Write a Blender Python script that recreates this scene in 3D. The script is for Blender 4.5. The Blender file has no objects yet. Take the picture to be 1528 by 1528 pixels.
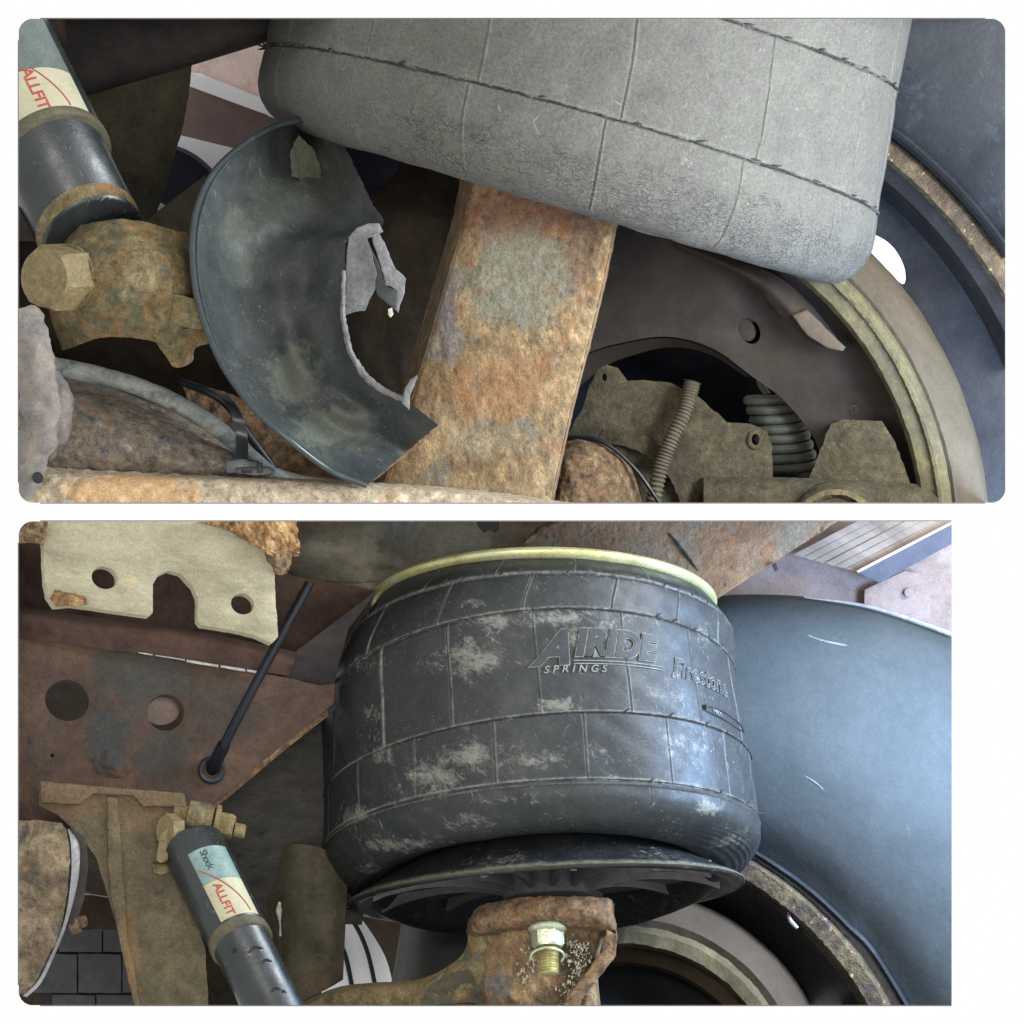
import bpy, bmesh, math, random
import numpy as np
from mathutils import Vector, Matrix, noise

# ------------------------------------------------------------------ units
S = 0.0005                      # one drawing unit is half a millimetre
random.seed(4); rng = np.random.default_rng(4)
scene = bpy.context.scene
C = scene.collection

def W(p):                       # drawing units (right, down, away) -> metres
    return Vector((p[0]*S, p[2]*S, -p[1]*S))

# ------------------------------------------------------------------ camera, light
cam = bpy.data.cameras.new("camera"); cam.type = 'ORTHO'; cam.ortho_scale = 1528*S
cam.clip_end = 50
camo = bpy.data.objects.new("camera", cam); C.objects.link(camo)
camo.location = (764*S, -3.0, -764*S); camo.rotation_euler = (math.radians(90), 0, 0)
scene.camera = camo
w = bpy.data.worlds.new("World"); scene.world = w; w.use_nodes = True
w.node_tree.nodes["Background"].inputs[0].default_value = (1, 1, 1, 1)
w.node_tree.nodes["Background"].inputs[1].default_value = 1.0
def area(name, p, target, size, power, color):
    l = bpy.data.lights.new(name, 'AREA'); l.size = size; l.energy = power; l.color = color
    o = bpy.data.objects.new(name, l); C.objects.link(o)
    o.location = W(p); d = W(target) - W(p)
    o.rotation_euler = d.to_track_quat('-Z', 'Y').to_euler()
    return o
area("daylight_lamp_upper", (2250, 250, -500), (1150, 250, 200), 0.40, 17.0, (.88, .94, 1.0))
area("daylight_lamp_lower", (1700, 1020, 180), (1360, 1090, 700), 0.14, 6.5, (.40, .62, 1.0))
area("torch_lamp", (500, 900, -1900), (700, 1100, 200), 0.25, 3.5, (1.0, .95, .86))
scene.view_settings.view_transform = 'Standard'; scene.view_settings.look = 'None'
scene.view_settings.gamma = 1.0; scene.view_settings.exposure = 0.0
scene.cycles.max_bounces = 6

# ------------------------------------------------------------------ materials
def lin(c, g=1.0):
    o = []
    for v in c:
        v = v/255.0
        v = v/12.92 if v <= .04045 else ((v+.055)/1.055)**2.4
        o.append(min(.9, v*g))
    return (o[0], o[1], o[2], 1)

KEEP = ('white_painted_wall', 'pinkish_painted_beam', 'shiny_zinc', 'yellow_zinc_bead', 'white_salt_crust')
def M(name, cols, sc=60, rough=.8, bump=1.2, patches=(), grain=.25, metal=0.0, fine=5,
      coarse=40, pits=0.0, streak=None, gain=1.25, spec=.3, zones=(), dust=None, crack=None, scratch=0.0):
    """cols: list of sRGB, sc: feature size in drawing units."""
    m = bpy.data.materials.new(name); m.use_nodes = True
    nt = m.node_tree; N = nt.nodes; L = nt.links
    for n in list(N): N.remove(n)
    out = N.new('ShaderNodeOutputMaterial'); b = N.new('ShaderNodeBsdfPrincipled')
    L.new(b.outputs[0], out.inputs[0])
    b.inputs['Metallic'].default_value = metal
    b.inputs['Specular IOR Level'].default_value = spec
    if name not in KEEP: gain *= .74
    geo = N.new('ShaderNodeNewGeometry')
    mp = N.new('ShaderNodeMapping'); mp.vector_type = 'POINT'
    mp.inputs['Scale'].default_value = (1/S,)*3
    L.new(geo.outputs['Position'], mp.inputs[0])
    P = mp.outputs[0]
    def rotscale(vec, ang, sc_):
        r_ = N.new('ShaderNodeMapping'); r_.inputs['Rotation'].default_value = (0, math.radians(ang), 0)
        q_ = N.new('ShaderNodeMapping'); q_.inputs['Scale'].default_value = sc_
        L.new(vec, r_.inputs[0]); L.new(r_.outputs[0], q_.inputs[0]); return q_.outputs[0]
    if streak:
        PS = rotscale(P, streak[0], (1, 1, 1/streak[1]))
    else: PS = P
    def nz(size, detail=6, rg=.6, off=0, vec=None, dist=0.0):
        n = N.new('ShaderNodeTexNoise'); n.noise_dimensions = '4D'
        n.inputs['Scale'].default_value = 1.0/size; n.inputs['Detail'].default_value = detail
        n.inputs['Roughness'].default_value = rg; n.inputs['W'].default_value = off
        n.inputs['Distortion'].default_value = dist
        L.new(vec or PS, n.inputs['Vector']); return n.outputs['Fac']
    def mth(op, a, c=None, clamp=False):
        n = N.new('ShaderNodeMath'); n.operation = op; n.use_clamp = clamp
        for i, x in enumerate((a, c)):
            if x is None: continue
            if isinstance(x, (int, float)): n.inputs[i].default_value = x
            else: L.new(x, n.inputs[i])
        return n.outputs[0]
    def ramp(f, stops):
        n = N.new('ShaderNodeValToRGB'); e = n.color_ramp.elements
        e[0].position, e[0].color = stops[0]; e[1].position, e[1].color = stops[-1]
        for p, c in stops[1:-1]:
            x = e.new(p); x.color = c
        L.new(f, n.inputs[0]); return n.outputs[0]
    def mix(f, a, c, mode='MIX'):
        n = N.new('ShaderNodeMix'); n.data_type = 'RGBA'; n.blend_type = mode
        for s_, x in ((0, f), (6, a), (7, c)):
            if isinstance(x, (int, float)): n.inputs[s_].default_value = x
            elif isinstance(x, tuple): n.inputs[s_].default_value = x
            else: L.new(x, n.inputs[s_])
        return n.outputs[2]
    seed = (sum(map(ord, name)) % 97)*1.37
    k = len(cols)
    if k == 1: cols = [cols[0], tuple(int(v*.8) for v in cols[0])]; k = 2
    st = [(.32 + .36*i/(k-1), lin(c, gain)) for i, c in enumerate(cols)]
    col = ramp(nz(sc, 9, .66, seed, dist=.6), st)
    for i, (pc, ps, th, so) in enumerate(patches):
        f = nz(ps, 9, .68, seed+3.3*(i+1), dist=.4)
        f = ramp(f, [(max(0, th-so), (0,0,0,1)), (min(1, th+so), (1,1,1,1))])
        col = mix(f, col, lin(pc, gain))
    for i, (zc, zx, zy, rx, ry, amt) in enumerate(zones):   # stains, painted highlights and shade with a place of their own
        sb = N.new('ShaderNodeMapping'); sb.inputs['Location'].default_value = (-zx/rx, 0, zy/ry); sb.inputs['Scale'].default_value = (1/rx, 0, 1/ry)
        L.new(P, sb.inputs[0]); ln_ = N.new('ShaderNodeVectorMath'); ln_.operation = 'LENGTH'; L.new(sb.outputs[0], ln_.inputs[0])
        f = mth('ADD', mth('SUBTRACT', 1.0, ln_.outputs['Value']), mth('MULTIPLY', mth('SUBTRACT', nz(34, 9, .72, seed+120+i, vec=P), .5), 2.6))
        f = ramp(f, [(.0, (0,0,0,1)), (.45, (1,1,1,1))])
        col = mix(mth('MULTIPLY', f, amt), col, lin(zc, gain))
    hgt = None
    def attr(nm):
        a = N.new('ShaderNodeAttribute'); a.attribute_name = nm; return a.outputs['Fac']
    if dust:                     # dust colour, size
        f = mth('ADD', mth('MULTIPLY', nz(dust[1], 6, .75, seed+31, vec=rotscale(P, 62, (1, 1, .4)), dist=1.0), .42), mth('MULTIPLY', nz(dust[1]*6, 9, .75, seed+32, dist=.8), .58))
        a = attr('dust')
        f = mth('ADD', f, mth('MULTIPLY', a, .19))
        f = ramp(f, [(.585, (0,0,0,1)), (.70, (1,1,1,1))])
        col = mix(mth('MULTIPLY', f, .62), col, lin(dust[0], gain))
        ln = attr('line')
        lf = mth('MULTIPLY', ln, ramp(nz(14, 5, .7, seed+40), [(.34, (.1,.1,.1,1)), (.62, (1,1,1,1))]))
        col = mix(lf, col, lin(dust[0], gain))
    # fine grain of dirt
    gr_ = grain*1.35
    g = ramp(mth('ADD', mth('MULTIPLY', nz(2.1, 3, .8, seed+50, vec=P), .6), mth('MULTIPLY', nz(fine*2.4, 7, .75, seed+51), .4)), [(.36, (1-gr_,)*3+(1,)), (.64, (1+gr_,)*3+(1,))])
    col = mix(1.0, col, g, 'MULTIPLY')
    h = mth('ADD', mth('MULTIPLY', nz(fine*2, 8, .7, seed+60), .5), nz(coarse, 5, .6, seed+70))
    if pits:
        v = N.new('ShaderNodeTexVoronoi'); v.feature = 'F1'; v.inputs['Scale'].default_value = 1/13.0
        wv = N.new('ShaderNodeMapping'); L.new(P, wv.inputs[0]); L.new(wv.outputs[0], v.inputs['Vector'])
        pv = ramp(v.outputs['Distance'], [(.1, (0,0,0,1)), (.45, (1,1,1,1))])
        sel = ramp(nz(30, 5, .6, seed+77), [(.5, (0,0,0,1)), (.62, (1,1,1,1))])
        hole = mth('MULTIPLY', mth('SUBTRACT', 1.0, pv), sel)
        h = mth('SUBTRACT', h, mth('MULTIPLY', hole, pits))
        col = mix(mth('MULTIPLY', hole, .45), col, lin((45, 35, 28), 1))
    if crack:
        v = N.new('ShaderNodeTexVoronoi'); v.feature = 'DISTANCE_TO_EDGE'
        v.inputs['Scale'].default_value = 1.0/crack[0]; v.inputs['Randomness'].default_value = 1
        dn = N.new('ShaderNodeTexNoise'); dn.inputs['Scale'].default_value = 1/22; dn.inputs['Detail'].default_value = 5
        L.new(P, dn.inputs['Vector'])
        va = N.new('ShaderNodeVectorMath'); va.operation = 'SCALE'; va.inputs[3].default_value = 30
        L.new(dn.outputs['Color'], va.inputs[0])
        vb = N.new('ShaderNodeVectorMath'); vb.operation = 'ADD'; L.new(P, vb.inputs[0]); L.new(va.outputs[0], vb.inputs[1])
        L.new(rotscale(vb.outputs[0], crack[2], crack[1]), v.inputs['Vector'])
        cf = ramp(v.outputs['Distance'], [(.0, (1,1,1,1)), (.075, (0,0,0,1))])
        sel = ramp(mth('ADD', nz(26, 8, .75, seed+81), mth('MULTIPLY', attr('crack'), .22)), [(.62, (0,0,0,1)), (.84, (1,1,1,1))])
        cf = mth('MULTIPLY', cf, sel)
        h = mth('SUBTRACT', h, mth('MULTIPLY', cf, 1.6))
        col = mix(mth('MULTIPLY', cf, .2), col, lin((40, 40, 38), 1))
    if scratch:
        for q, ang in enumerate((18, 63, -40)):
            f = nz(3.2, 2, .5, seed+90+q, vec=rotscale(P, ang, (1, 1, .07)))
            s2 = nz(70, 4, .6, seed+95+q, vec=P)
            f = ramp(mth('ADD', f, mth('MULTIPLY', s2, .35)), [(.87, (0,0,0,1)), (.96, (1,1,1,1))])
            col = mix(mth('MULTIPLY', f, scratch*.7), col, lin((190, 190, 178), 1))
    L.new(col, b.inputs['Base Color'])
    rr = ramp(nz(30, 5, .6, seed+88), [(.3, (max(0, rough-.14),)*3+(1,)), (.7, (min(1, rough+.12),)*3+(1,))])
    L.new(rr, b.inputs['Roughness'])
    bp = N.new('ShaderNodeBump'); bp.inputs['Strength'].default_value = 1.0
    bp.inputs['Distance'].default_value = bump*S*2.6
    L.new(h, bp.inputs['Height']); L.new(bp.outputs[0], b.inputs['Normal'])
    return m

RUSTC = (150, 96, 58)
mat = {
 'bag1': M('worn_grey_rubber', [(106,105,101), (113,111,107), (120,118,112)], 24, .82, .5, [((122,123,112), 60, .60, .2)],
           .30, fine=2.4, coarse=8, crack=(7, (.3, 1, 1.3), -17), dust=((150,150,140), 6), gain=.82, scratch=.35),
 'bag2': M('black_bag_rubber', [(44,48,50), (52,56,57), (60,63,63)], 40, .5, .3, [((74,77,74), 30, .66, .12)],
           .28, fine=2.5, coarse=20, dust=((168,168,156), 5), gain=.82, spec=.35, scratch=.4),
 'flash': M('rubber_flash', [(34,36,37), (60,62,62)], 20, .7, .4, gain=1.0),
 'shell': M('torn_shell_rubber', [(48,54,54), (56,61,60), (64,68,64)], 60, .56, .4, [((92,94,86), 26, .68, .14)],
           .26, fine=2.5, coarse=30, gain=1.05, scratch=.4, spec=.45, zones=[((106,112,98), 352, 372, 34, 70, .5), ((96,99,86), 400, 300, 40, 50, .35), ((116,120,106), 440, 560, 46, 60, .55), ((118,124,108), 480, 640, 50, 34, .5), ((40,42,40), 430, 430, 46, 22, .5), ((34,44,46), 325, 430, 40, 120, .5), ((66,64,48), 480, 270, 50, 60, .4), ((104,107,98), 520, 640, 60, 36, .45), ((40,50,56), 550, 696, 50, 18, .5)]),  # pale zones mix dust with a painted highlight band
 'rim_rubber': M('smooth_shell_rim', [(40,50,52), (58,68,70)], 40, .35, .3, gain=1.0, spec=.6),
 'torn': M('torn_rubber_section', [(104,103,104), (120,119,119), (138,136,135)], 16, .85, 1.0, fine=3, coarse=8, gain=1.1),
 'torn2': M('olive_peeled_rubber', [(62,62,50), (76,76,62)], 24, .8, .6),
 'pist': M('black_plastic', [(30,32,34), (40,42,44)], 40, .42, .25, [((72,72,66), 22, .70, .08)], .24, gain=.9, dust=((150,148,134), 6), spec=.5, scratch=.5),
 'under': M('grey_plastic_underside', [(92,90,94), (112,110,114)], 40, .6, .3, gain=1.2),
 'rib': M('grey_plastic_rib', [(112,109,112), (140,137,140)], 30, .5, .4, gain=1.1),
 'rust': M('rusty_pedestal', [(88,74,58), (114,96,70), (138,116,84), (172,148,112)], 20, .9, 1.3,
           [((132,88,60), 36, .60, .10), ((100,100,94), 44, .62, .07), ((60,48,40), 12, .68, .06), ((190,166,128), 10, .70, .05)],
           .40, fine=3, coarse=12, pits=.3, streak=(12, 1.5), zones=[((96,66,52), 790, 312, 150, 58, .8), ((112,112,98), 770, 420, 95, 95, .8), ((96,98,108), 668, 480, 22, 70, .6),
           ((78,60,50), 870, 370, 30, 90, .6), ((142,102,68), 740, 580, 110, 50, .45), ((170,148,116), 650, 640, 60, 50, .45), ((122,116,98), 730, 660, 60, 30, .5), ((44,38,32), 858, 1430, 40, 50, .8), ((48,40,34), 820, 1490, 30, 24, .7), ((104,106,112), 740, 1470, 24, 30, .6)]),  # dark zone at upper right is painted shading; the others are stains
 'rust2': M('brown_rust', [(60,50,40), (94,76,58), (124,100,74), (156,132,102)], 20, .92, 1.5,
           [((104,100,94), 40, .63, .06), ((128,88,58), 30, .62, .08), ((60,44,36), 16, .64, .07)], .4, fine=3, coarse=12, pits=.35),
 'rust3': M('scaly_axle_rust', [(88,82,76), (116,108,98), (140,128,114), (174,158,138)], 18, .9, 1.6,
           [((82,88,98), 34, .60, .05), ((156,118,86), 30, .62, .08), ((58,52,48), 12, .66, .05)], .42, fine=3, coarse=12, pits=.5),
 'rustpale': M('pale_orange_rust', [(132,122,106), (158,146,124), (182,168,144), (204,192,170)], 20, .9, 1.4,
           [((182,144,104), 50, .62, .1), ((116,108,98), 18, .64, .06)], .34, fine=3, coarse=10, pits=.4, zones=[((196,156,108), 200, 730, 120, 30, .7)]),
 'olive': M('olive_dirty_iron', [(78,68,44), (104,92,64), (124,112,82), (142,130,102)], 26, .85, 1.2,
           [((134,100,60), 30, .58, .09), ((78,84,70), 34, .57, .08), ((66,56,38), 16, .66, .06), ((160,146,116), 12, .69, .05)], .42, fine=3, coarse=12, pits=.25),
 'padm': M('mottled_pad_iron', [(72,62,50), (98,86,68), (122,108,86), (146,130,104)], 40, .9, 2.2, [((64,60,56), 34, .60, .06), ((130,96,60), 50, .64, .08)], .36, fine=4, coarse=20, pits=.8),
 'olived': M('dusty_olive_bracket', [(58,54,44), (76,72,58), (92,86,68)], 70, .88, 1.6, [((100,80,58), 50, .64, .08)], .3, coarse=30, gain=1.4, zones=[((108,88,66), 90, 1190, 60, 30, .7), ((104,84,62), 240, 1200, 60, 40, .6), ((112,84,56), 190, 1420, 20, 80, .5)]),
 'darkst': M('dark_frame_steel', [(40,36,38), (54,50,50), (66,60,56)], 80, .7, 1.0, [((86,64,48), 60, .66, .08)], .22),
 'deep': M('soot_dark_brown', [(40,34,28), (54,45,36), (64,54,42)], 60, .9, 1.0, gain=1.4),  # dark brown in place of the shade in deep recesses
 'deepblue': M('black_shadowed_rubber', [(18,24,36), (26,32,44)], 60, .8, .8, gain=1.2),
 'web': M('brown_frame_web', [(62,52,46), (82,66,56), (100,78,62)], 80, .85, 1.2,
           [((112,80,56), 50, .68, .08), ((42,36,32), 18, .70, .04)], .28, coarse=26,
           zones=[((66,66,62), 215, 1010, 90, 60, .85), ((56,60,60), 160, 1100, 44, 60, .85), ((62,61,58), 245, 1130, 50, 50, .8), ((60,58,56), 330, 1060, 60, 60, .6)]),
 'web2': M('brown_frame_flange', [(58,42,36), (74,56,48), (88,66,54)], 60, .85, 1.2, [((110,84,62), 40, .68, .07)], .26),
 'slate': M('slate_crossmember', [(54,52,50), (66,64,60), (78,74,68)], 60, .8, 1.2, [((40,38,38), 24, .64, .03)], .24, streak=(5, .4)),
 'frame': M('grey_frame_beam', [(84,78,68), (104,98,86), (118,112,98)], 110, .72, 1.3,
           [((134,128,108), 90, .60, .12), ((60,54,50), 60, .64, .08), ((138,96,56), 40, .68, .06)], .26, coarse=30),
 'tab': M('bare_cream_steel', [(134,128,106), (156,150,126), (172,166,142)], 50, .6, 1.0,
           [((186,160,104), 50, .66, .06), ((112,108,88), 60, .68, .08)], .22, fine=3, coarse=12, streak=(80, 2.2), metal=.0),
 'weld': M('orange_weld_rust', [(84,66,50), (126,96,64), (164,128,86), (196,168,126)], 22, .9, 3.0, [((58,48,42), 14, .62, .05)], .4, coarse=12),
 'mplate': M('brown_mounting_plate', [(104,84,64), (132,104,78), (146,126,102)], 70, .82, 1.5,
           [((150,102,68), 60, .60, .08), ((122,120,108), 80, .58, .08), ((66,56,48), 22, .70, .03)], .28, coarse=20, pits=.4),
 'bead': M('yellow_zinc_bead', [(158,154,112), (188,186,132), (186,186,160)], 70, .35, .3, metal=.5, gain=1.1, spec=.6),
 'tyre1': M('dark_tyre_rubber', [(40,42,46), (54,57,61)], 120, .6, .6, [((76,82,90), 70, .66, .1)], .18, gain=1.1, scratch=.1),
 'tyre2': M('dusty_tyre_sidewall', [(86,92,92), (98,103,104)], 140, .85, .5, [((100,105,105), 70, .64, .18)], .12, gain=.82, scratch=.1, spec=.15),
 'rimrust': M('flaking_rim_rust', [(66,56,46), (98,84,64), (130,114,84)], 30, .85, 2.4, [((210,186,130), 11, .63, .03), ((84,70,72), 40, .6, .06)], .34, coarse=16),
 'barrel': M('blue_black_wheel', [(36,35,38), (46,45,48), (58,56,58)], 110, .6, .5, gain=1.0, spec=.3),
 'drum': M('brown_brake_drum', [(72,66,54), (88,80,66), (98,90,72)], 120, .75, .7, [((104,86,74), 90, .62, .12)], .16, streak=(0, 1.5)),
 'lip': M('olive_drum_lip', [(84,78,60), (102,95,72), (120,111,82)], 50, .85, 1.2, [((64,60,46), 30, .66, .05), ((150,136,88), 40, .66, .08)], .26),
 'hangerm': M('tan_olive_hanger', [(70,64,50), (90,82,64), (108,98,76)], 50, .88, 1.2, [((118,92,64), 40, .64, .08)], .34, fine=3, coarse=16, gain=1.35, zones=[((100,80,62), 100, 1190, 80, 36, .8), ((104,84,64), 230, 1210, 80, 50, .7), ((122,92,60), 190, 1420, 20, 80, .5)]),
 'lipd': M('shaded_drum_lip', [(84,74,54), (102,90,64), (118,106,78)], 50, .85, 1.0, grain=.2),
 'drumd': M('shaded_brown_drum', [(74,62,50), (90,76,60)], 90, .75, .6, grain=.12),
 'shield': M('dark_brown_shield', [(50,44,42), (62,54,48), (72,62,52)], 110, .75, .6, gain=1.0, grain=.14),
 'bore': M('black_drum_bore', [(44,48,50), (54,58,58)], 120, .8, .5, gain=.9, grain=.12),
 'casting': M('olive_brake_casting', [(60,55,42), (78,71,54), (96,88,66)], 26, .88, 2.0, [((52,47,40), 30, .60, .08), ((104,90,62), 18, .68, .06)], .36, fine=3, coarse=30, zones=[((54,48,38), 1000, 690, 40, 60, .6), ((52,46,38), 880, 650, 50, 20, .6)]),
 'spring': M('teal_grey_spring', [(78,84,76), (104,106,94)], 30, .5, .6, gain=1.1),
 'ctube': M('brown_corrugated_tube', [(82,76,64), (102,94,78)], 20, .8, .6),
 'shock': M('black_shock_paint', [(32,37,38), (44,50,51), (54,58,57)], 60, .34, .35, [((84,86,80), 34, .72, .05)], .16, gain=1.0, spec=.55, scratch=.5),
 'shockg': M('green_grey_sticker', [(92,102,98), (108,116,110)], 50, .5, .3, gain=1.1),
 'teal': M('teal_sticker', [(112,140,138), (128,152,148)], 60, .45, .3, gain=1.1),
 'cream': M('cream_sticker', [(176,172,142), (190,186,158)], 60, .5, .3, gain=1.1, grain=.1),
 'red': M('red_print', [(168,64,54), (178,80,66)], 30, .6, .1, gain=1.1),
 'inkt': M('dark_print', [(44,60,64), (50,66,70)], 30, .6, .1),
 'ring': M('dusty_ring', [(74,72,60), (104,98,76)], 30, .6, .8, gain=1.1),
 'bolt': M('dirty_brass_bolt', [(100,88,60), (122,108,76), (138,124,92)], 14, .6, .5, [((84,74,50), 24, .66, .06)], .3, fine=2.5, coarse=20, scratch=.4),
 'zinc': M('shiny_zinc', [(150,160,128), (196,202,178)], 14, .3, .6, metal=.6, gain=1.1, spec=.7),
 'zincy': M('yellow_zinc_thread', [(182,172,110), (214,206,160)], 14, .35, .6, metal=.5, gain=1.1),
 'white': M('white_salt_crust', [(150,142,120), (200,194,176)], 10, .9, 2.0, gain=1.0),
 'silver': M('worn_bright_edge', [(132,132,136), (168,166,164)], 30, .4, .8, metal=.4),  # pale metal, also used for strips that stand in for light
 'hose': M('grey_hose', [(92,98,98), (128,132,128), (146,148,142)], 26, .75, 1.0, [((70,78,86), 24, .6, .07)], .26),
 'chalk': M('chalky_raised_edge', [(96,98,92), (138,138,128)], 16, .85, .8, [((70,74,76), 14, .56, .06)], .3),
 'black': M('black_plastic_hose', [(16,22,30), (26,32,40)], 40, .45, .3, gain=1.0),
 'strap': M('black_cable_tie', [(36,42,50), (52,58,66)], 30, .4, .4, gain=1.0, spec=.5),
 'fitting': M('blurred_grey_fitting', [(98,94,92), (124,118,114), (150,136,122)], 36, .85, 1.4, [((178,134,96), 40, .66, .06)], .2),
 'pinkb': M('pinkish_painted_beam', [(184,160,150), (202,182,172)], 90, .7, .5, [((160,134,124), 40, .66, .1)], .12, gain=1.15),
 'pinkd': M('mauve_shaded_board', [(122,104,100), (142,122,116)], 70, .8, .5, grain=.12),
 'whitew': M('white_painted_wall', [(236,236,238), (246,246,248)], 100, .7, .3, grain=.05, gain=1.1),
 'wood': M('pale_wood_plank', [(140,124,112), (170,152,136), (192,172,154)], 30, .8, .6, streak=(57, 9), grain=.14, gain=1.15),
 'mauve': M('mauve_steel_beam', [(150,132,124), (172,152,144), (178,162,160)], 70, .75, .8, [((120,108,104), 18, .66, .06)], .2, gain=1.1),
 'bluest': M('blue_steel_strip', [(82,84,96), (98,100,112)], 70, .6, .4, grain=.1),
 'block': M('grey_cinder_block', [(66,66,67), (78,78,79), (86,86,86)], 50, .9, .8, grain=.16),
 'mortar': M('dark_mortar', [(46,46,48), (58,58,60)], 20, .95, .8),
 'tank': M('grey_air_tank', [(72,72,70), (84,84,82)], 90, .6, .4, grain=.12),
}

# ------------------------------------------------------------------ clip volumes (the two blocks cut out of the vehicle)
def corner(cx, cy, qx, qy, r, n=5):
    out = []
    for i in range(n):
        a = math.radians(90*(i+.5)/n)
        nx, ny = qx*math.cos(a), qy*math.sin(a)
        out.append(((cx+nx*r, cy+ny*r), (nx, ny)))
    return out
def block(x0, x1, y0, y1, r, corners):
    pl = [((x0,0), (-1,0)), ((x1,0), (1,0)), ((0,y0), (0,-1)), ((0,y1), (0,1))]
    for c in corners:
        qx, qy = (-1 if 'l' in c else 1), (-1 if 't' in c else 1)
        cx = x0+r if qx < 0 else x1-r; cy = y0+r if qy < 0 else y1-r
        pl += corner(cx, cy, qx, qy, r)
    return pl
BLOCK = {'A': block(28, 1500, 28, 750, 21, ('lt','rt','lb','rb')),
         'B': block(28, 1420, 778, 1500, 21, ('lt','lb'))}
cur = 'A'; made = []

# ------------------------------------------------------------------ builders
def thing(name, label, cat, p, group=None):
    o = bpy.data.objects.new(name, None); C.objects.link(o); o.location = W(p)
    o.empty_display_size = .02
    o['label'] = label; o['category'] = cat
    if group: o['group'] = group
    return o
def tag(o, label, cat, group=None):
    o['label'] = label; o['category'] = cat
    if group: o['group'] = group
    return o
def absloc(o):
    v = Vector((0,0,0))
    while o: v = v + o.location; o = o.parent
    return v
def link_mesh(me, name, m, parent):
    o = bpy.data.objects.new(name, me); C.objects.link(o)
    n = len(me.vertices); co = np.empty(n*3); me.vertices.foreach_get('co', co); co = co.reshape(-1, 3)
    c = (co.min(0)+co.max(0))/2
    co -= c; me.vertices.foreach_set('co', co.ravel()); me.update()
    base = absloc(parent) if parent else Vector((0,0,0))
    if parent: o.parent = parent
    o.location = Vector(c) - base
    if m: me.materials.append(mat[m])
    made.append((o, cur)); return o
def mesh(name, V, F, m, parent=None, smooth=True, recalc=True, sharp=None):
    me = bpy.data.meshes.new(name)
    V = np.asarray(V, float); X = np.stack([V[:,0]*S, V[:,2]*S, -V[:,1]*S], 1)
    me.from_pydata(X.tolist(), [], F)
    if recalc:
        bm = bmesh.new(); bm.from_mesh(me); bmesh.ops.recalc_face_normals(bm, faces=bm.faces); bm.to_mesh(me); bm.free()
    if smooth:
        me.polygons.foreach_set('use_smooth', [True]*len(me.polygons))
        me.set_sharp_from_angle(angle=math.radians(sharp or 42))
    return link_mesh(me, name, m, parent)

def cr(pts, n, closed=False):                # Catmull-Rom resample, any dimension
    P = np.asarray(pts, float); k = len(P)
    if k == 2:
        t = np.linspace(0, 1, n)[:, None]; return P[0]*(1-t)+P[1]*t
    if closed: Q = np.vstack([P[-1], P, P[0], P[1]]); segs = k
    else: Q = np.vstack([2*P[0]-P[1], P, 2*P[-1]-P[-2]]); segs = k-1
    t = np.linspace(0, segs, n, endpoint=not closed)
    i = np.minimum(t.astype(int), segs-1); f = (t-i)[:, None]
    a, b, c, d = Q[i], Q[i+1], Q[i+2], Q[i+3]
    return .5*((2*b)+(-a+c)*f+(2*a-5*b+4*c-d)*f*f+(-a+3*b-3*c+d)*f**3)
def fbm(p, size, seed=0):
    return noise.fractal(Vector((p[0]/size, p[1]/size, p[2]/size+seed)), .9, 2.0, 4)
def sheet(name, rows, m, parent=None, nu=60, nv=30, thick=12, amp=0, size=30, seed=0, edge=0):
    """solid sheet through rows of (x, y, depth); rows run along u."""
    R = [cr(r, nu) for r in rows]; R = np.array(R)
    G = np.stack([cr(R[:, i], nv) for i in range(nu)], 1)     # nv, nu, 3
    if amp or edge:
        for j in range(nv):
            for i in range(nu):
                n_ = fbm(G[j, i], size, seed)
                G[j, i, 2] += amp*n_
                if edge and (j in (0, nv-1) or i in (0, nu-1)):
                    G[j, i, 0] += edge*fbm(G[j, i], 9, seed+5); G[j, i, 1] += edge*fbm(G[j, i], 9, seed+9)
    B = G.copy(); B[:, :, 2] += thick
    V = np.vstack([G.reshape(-1, 3), B.reshape(-1, 3)]); o = nu*nv; F = []
    for j in range(nv-1):
        for i in range(nu-1):
            a = j*nu+i; F.append((a, a+1, a+nu+1, a+nu)); F.append((o+a, o+a+nu, o+a+nu+1, o+a+1))
    bd = [i for i in range(nu)]+[j*nu+nu-1 for j in range(1, nv)]+[(nv-1)*nu+i for i in range(nu-2, -1, -1)]+[j*nu for j in range(nv-2, 0, -1)]
    for q in range(len(bd)):
        a, b = bd[q], bd[(q+1) % len(bd)]; F.append((a, o+a, o+b, b))
    return mesh(name, V, F, m, parent)
def jag(poly, step=7, amp=0, seed=0, closed=True):
    out = []
    n = len(poly)
    for i in range(n if closed else n-1):
        a, b = np.array(poly[i], float), np.array(poly[(i+1) % n], float)
        L_ = np.linalg.norm(b-a); k = max(1, int(L_/step))
        for q in range(k):
            p = a+(b-a)*q/k
            if amp and q: p = p+amp*np.array([fbm((p[0],p[1],0), 16, seed), fbm((p[0],p[1],0), 16, seed+7)])
            out.append(p)
    return out
def circ(cx, cy, rx, ry=None, n=28, rot=0):
    ry = ry or rx; r = math.radians(rot)
    return [(cx+rx*math.cos(t)*math.cos(r)-ry*math.sin(t)*math.sin(r), cy+rx*math.cos(t)*math.sin(r)+ry*math.sin(t)*math.cos(r))
            for t in [2*math.pi*i/n for i in range(n)]]
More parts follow.
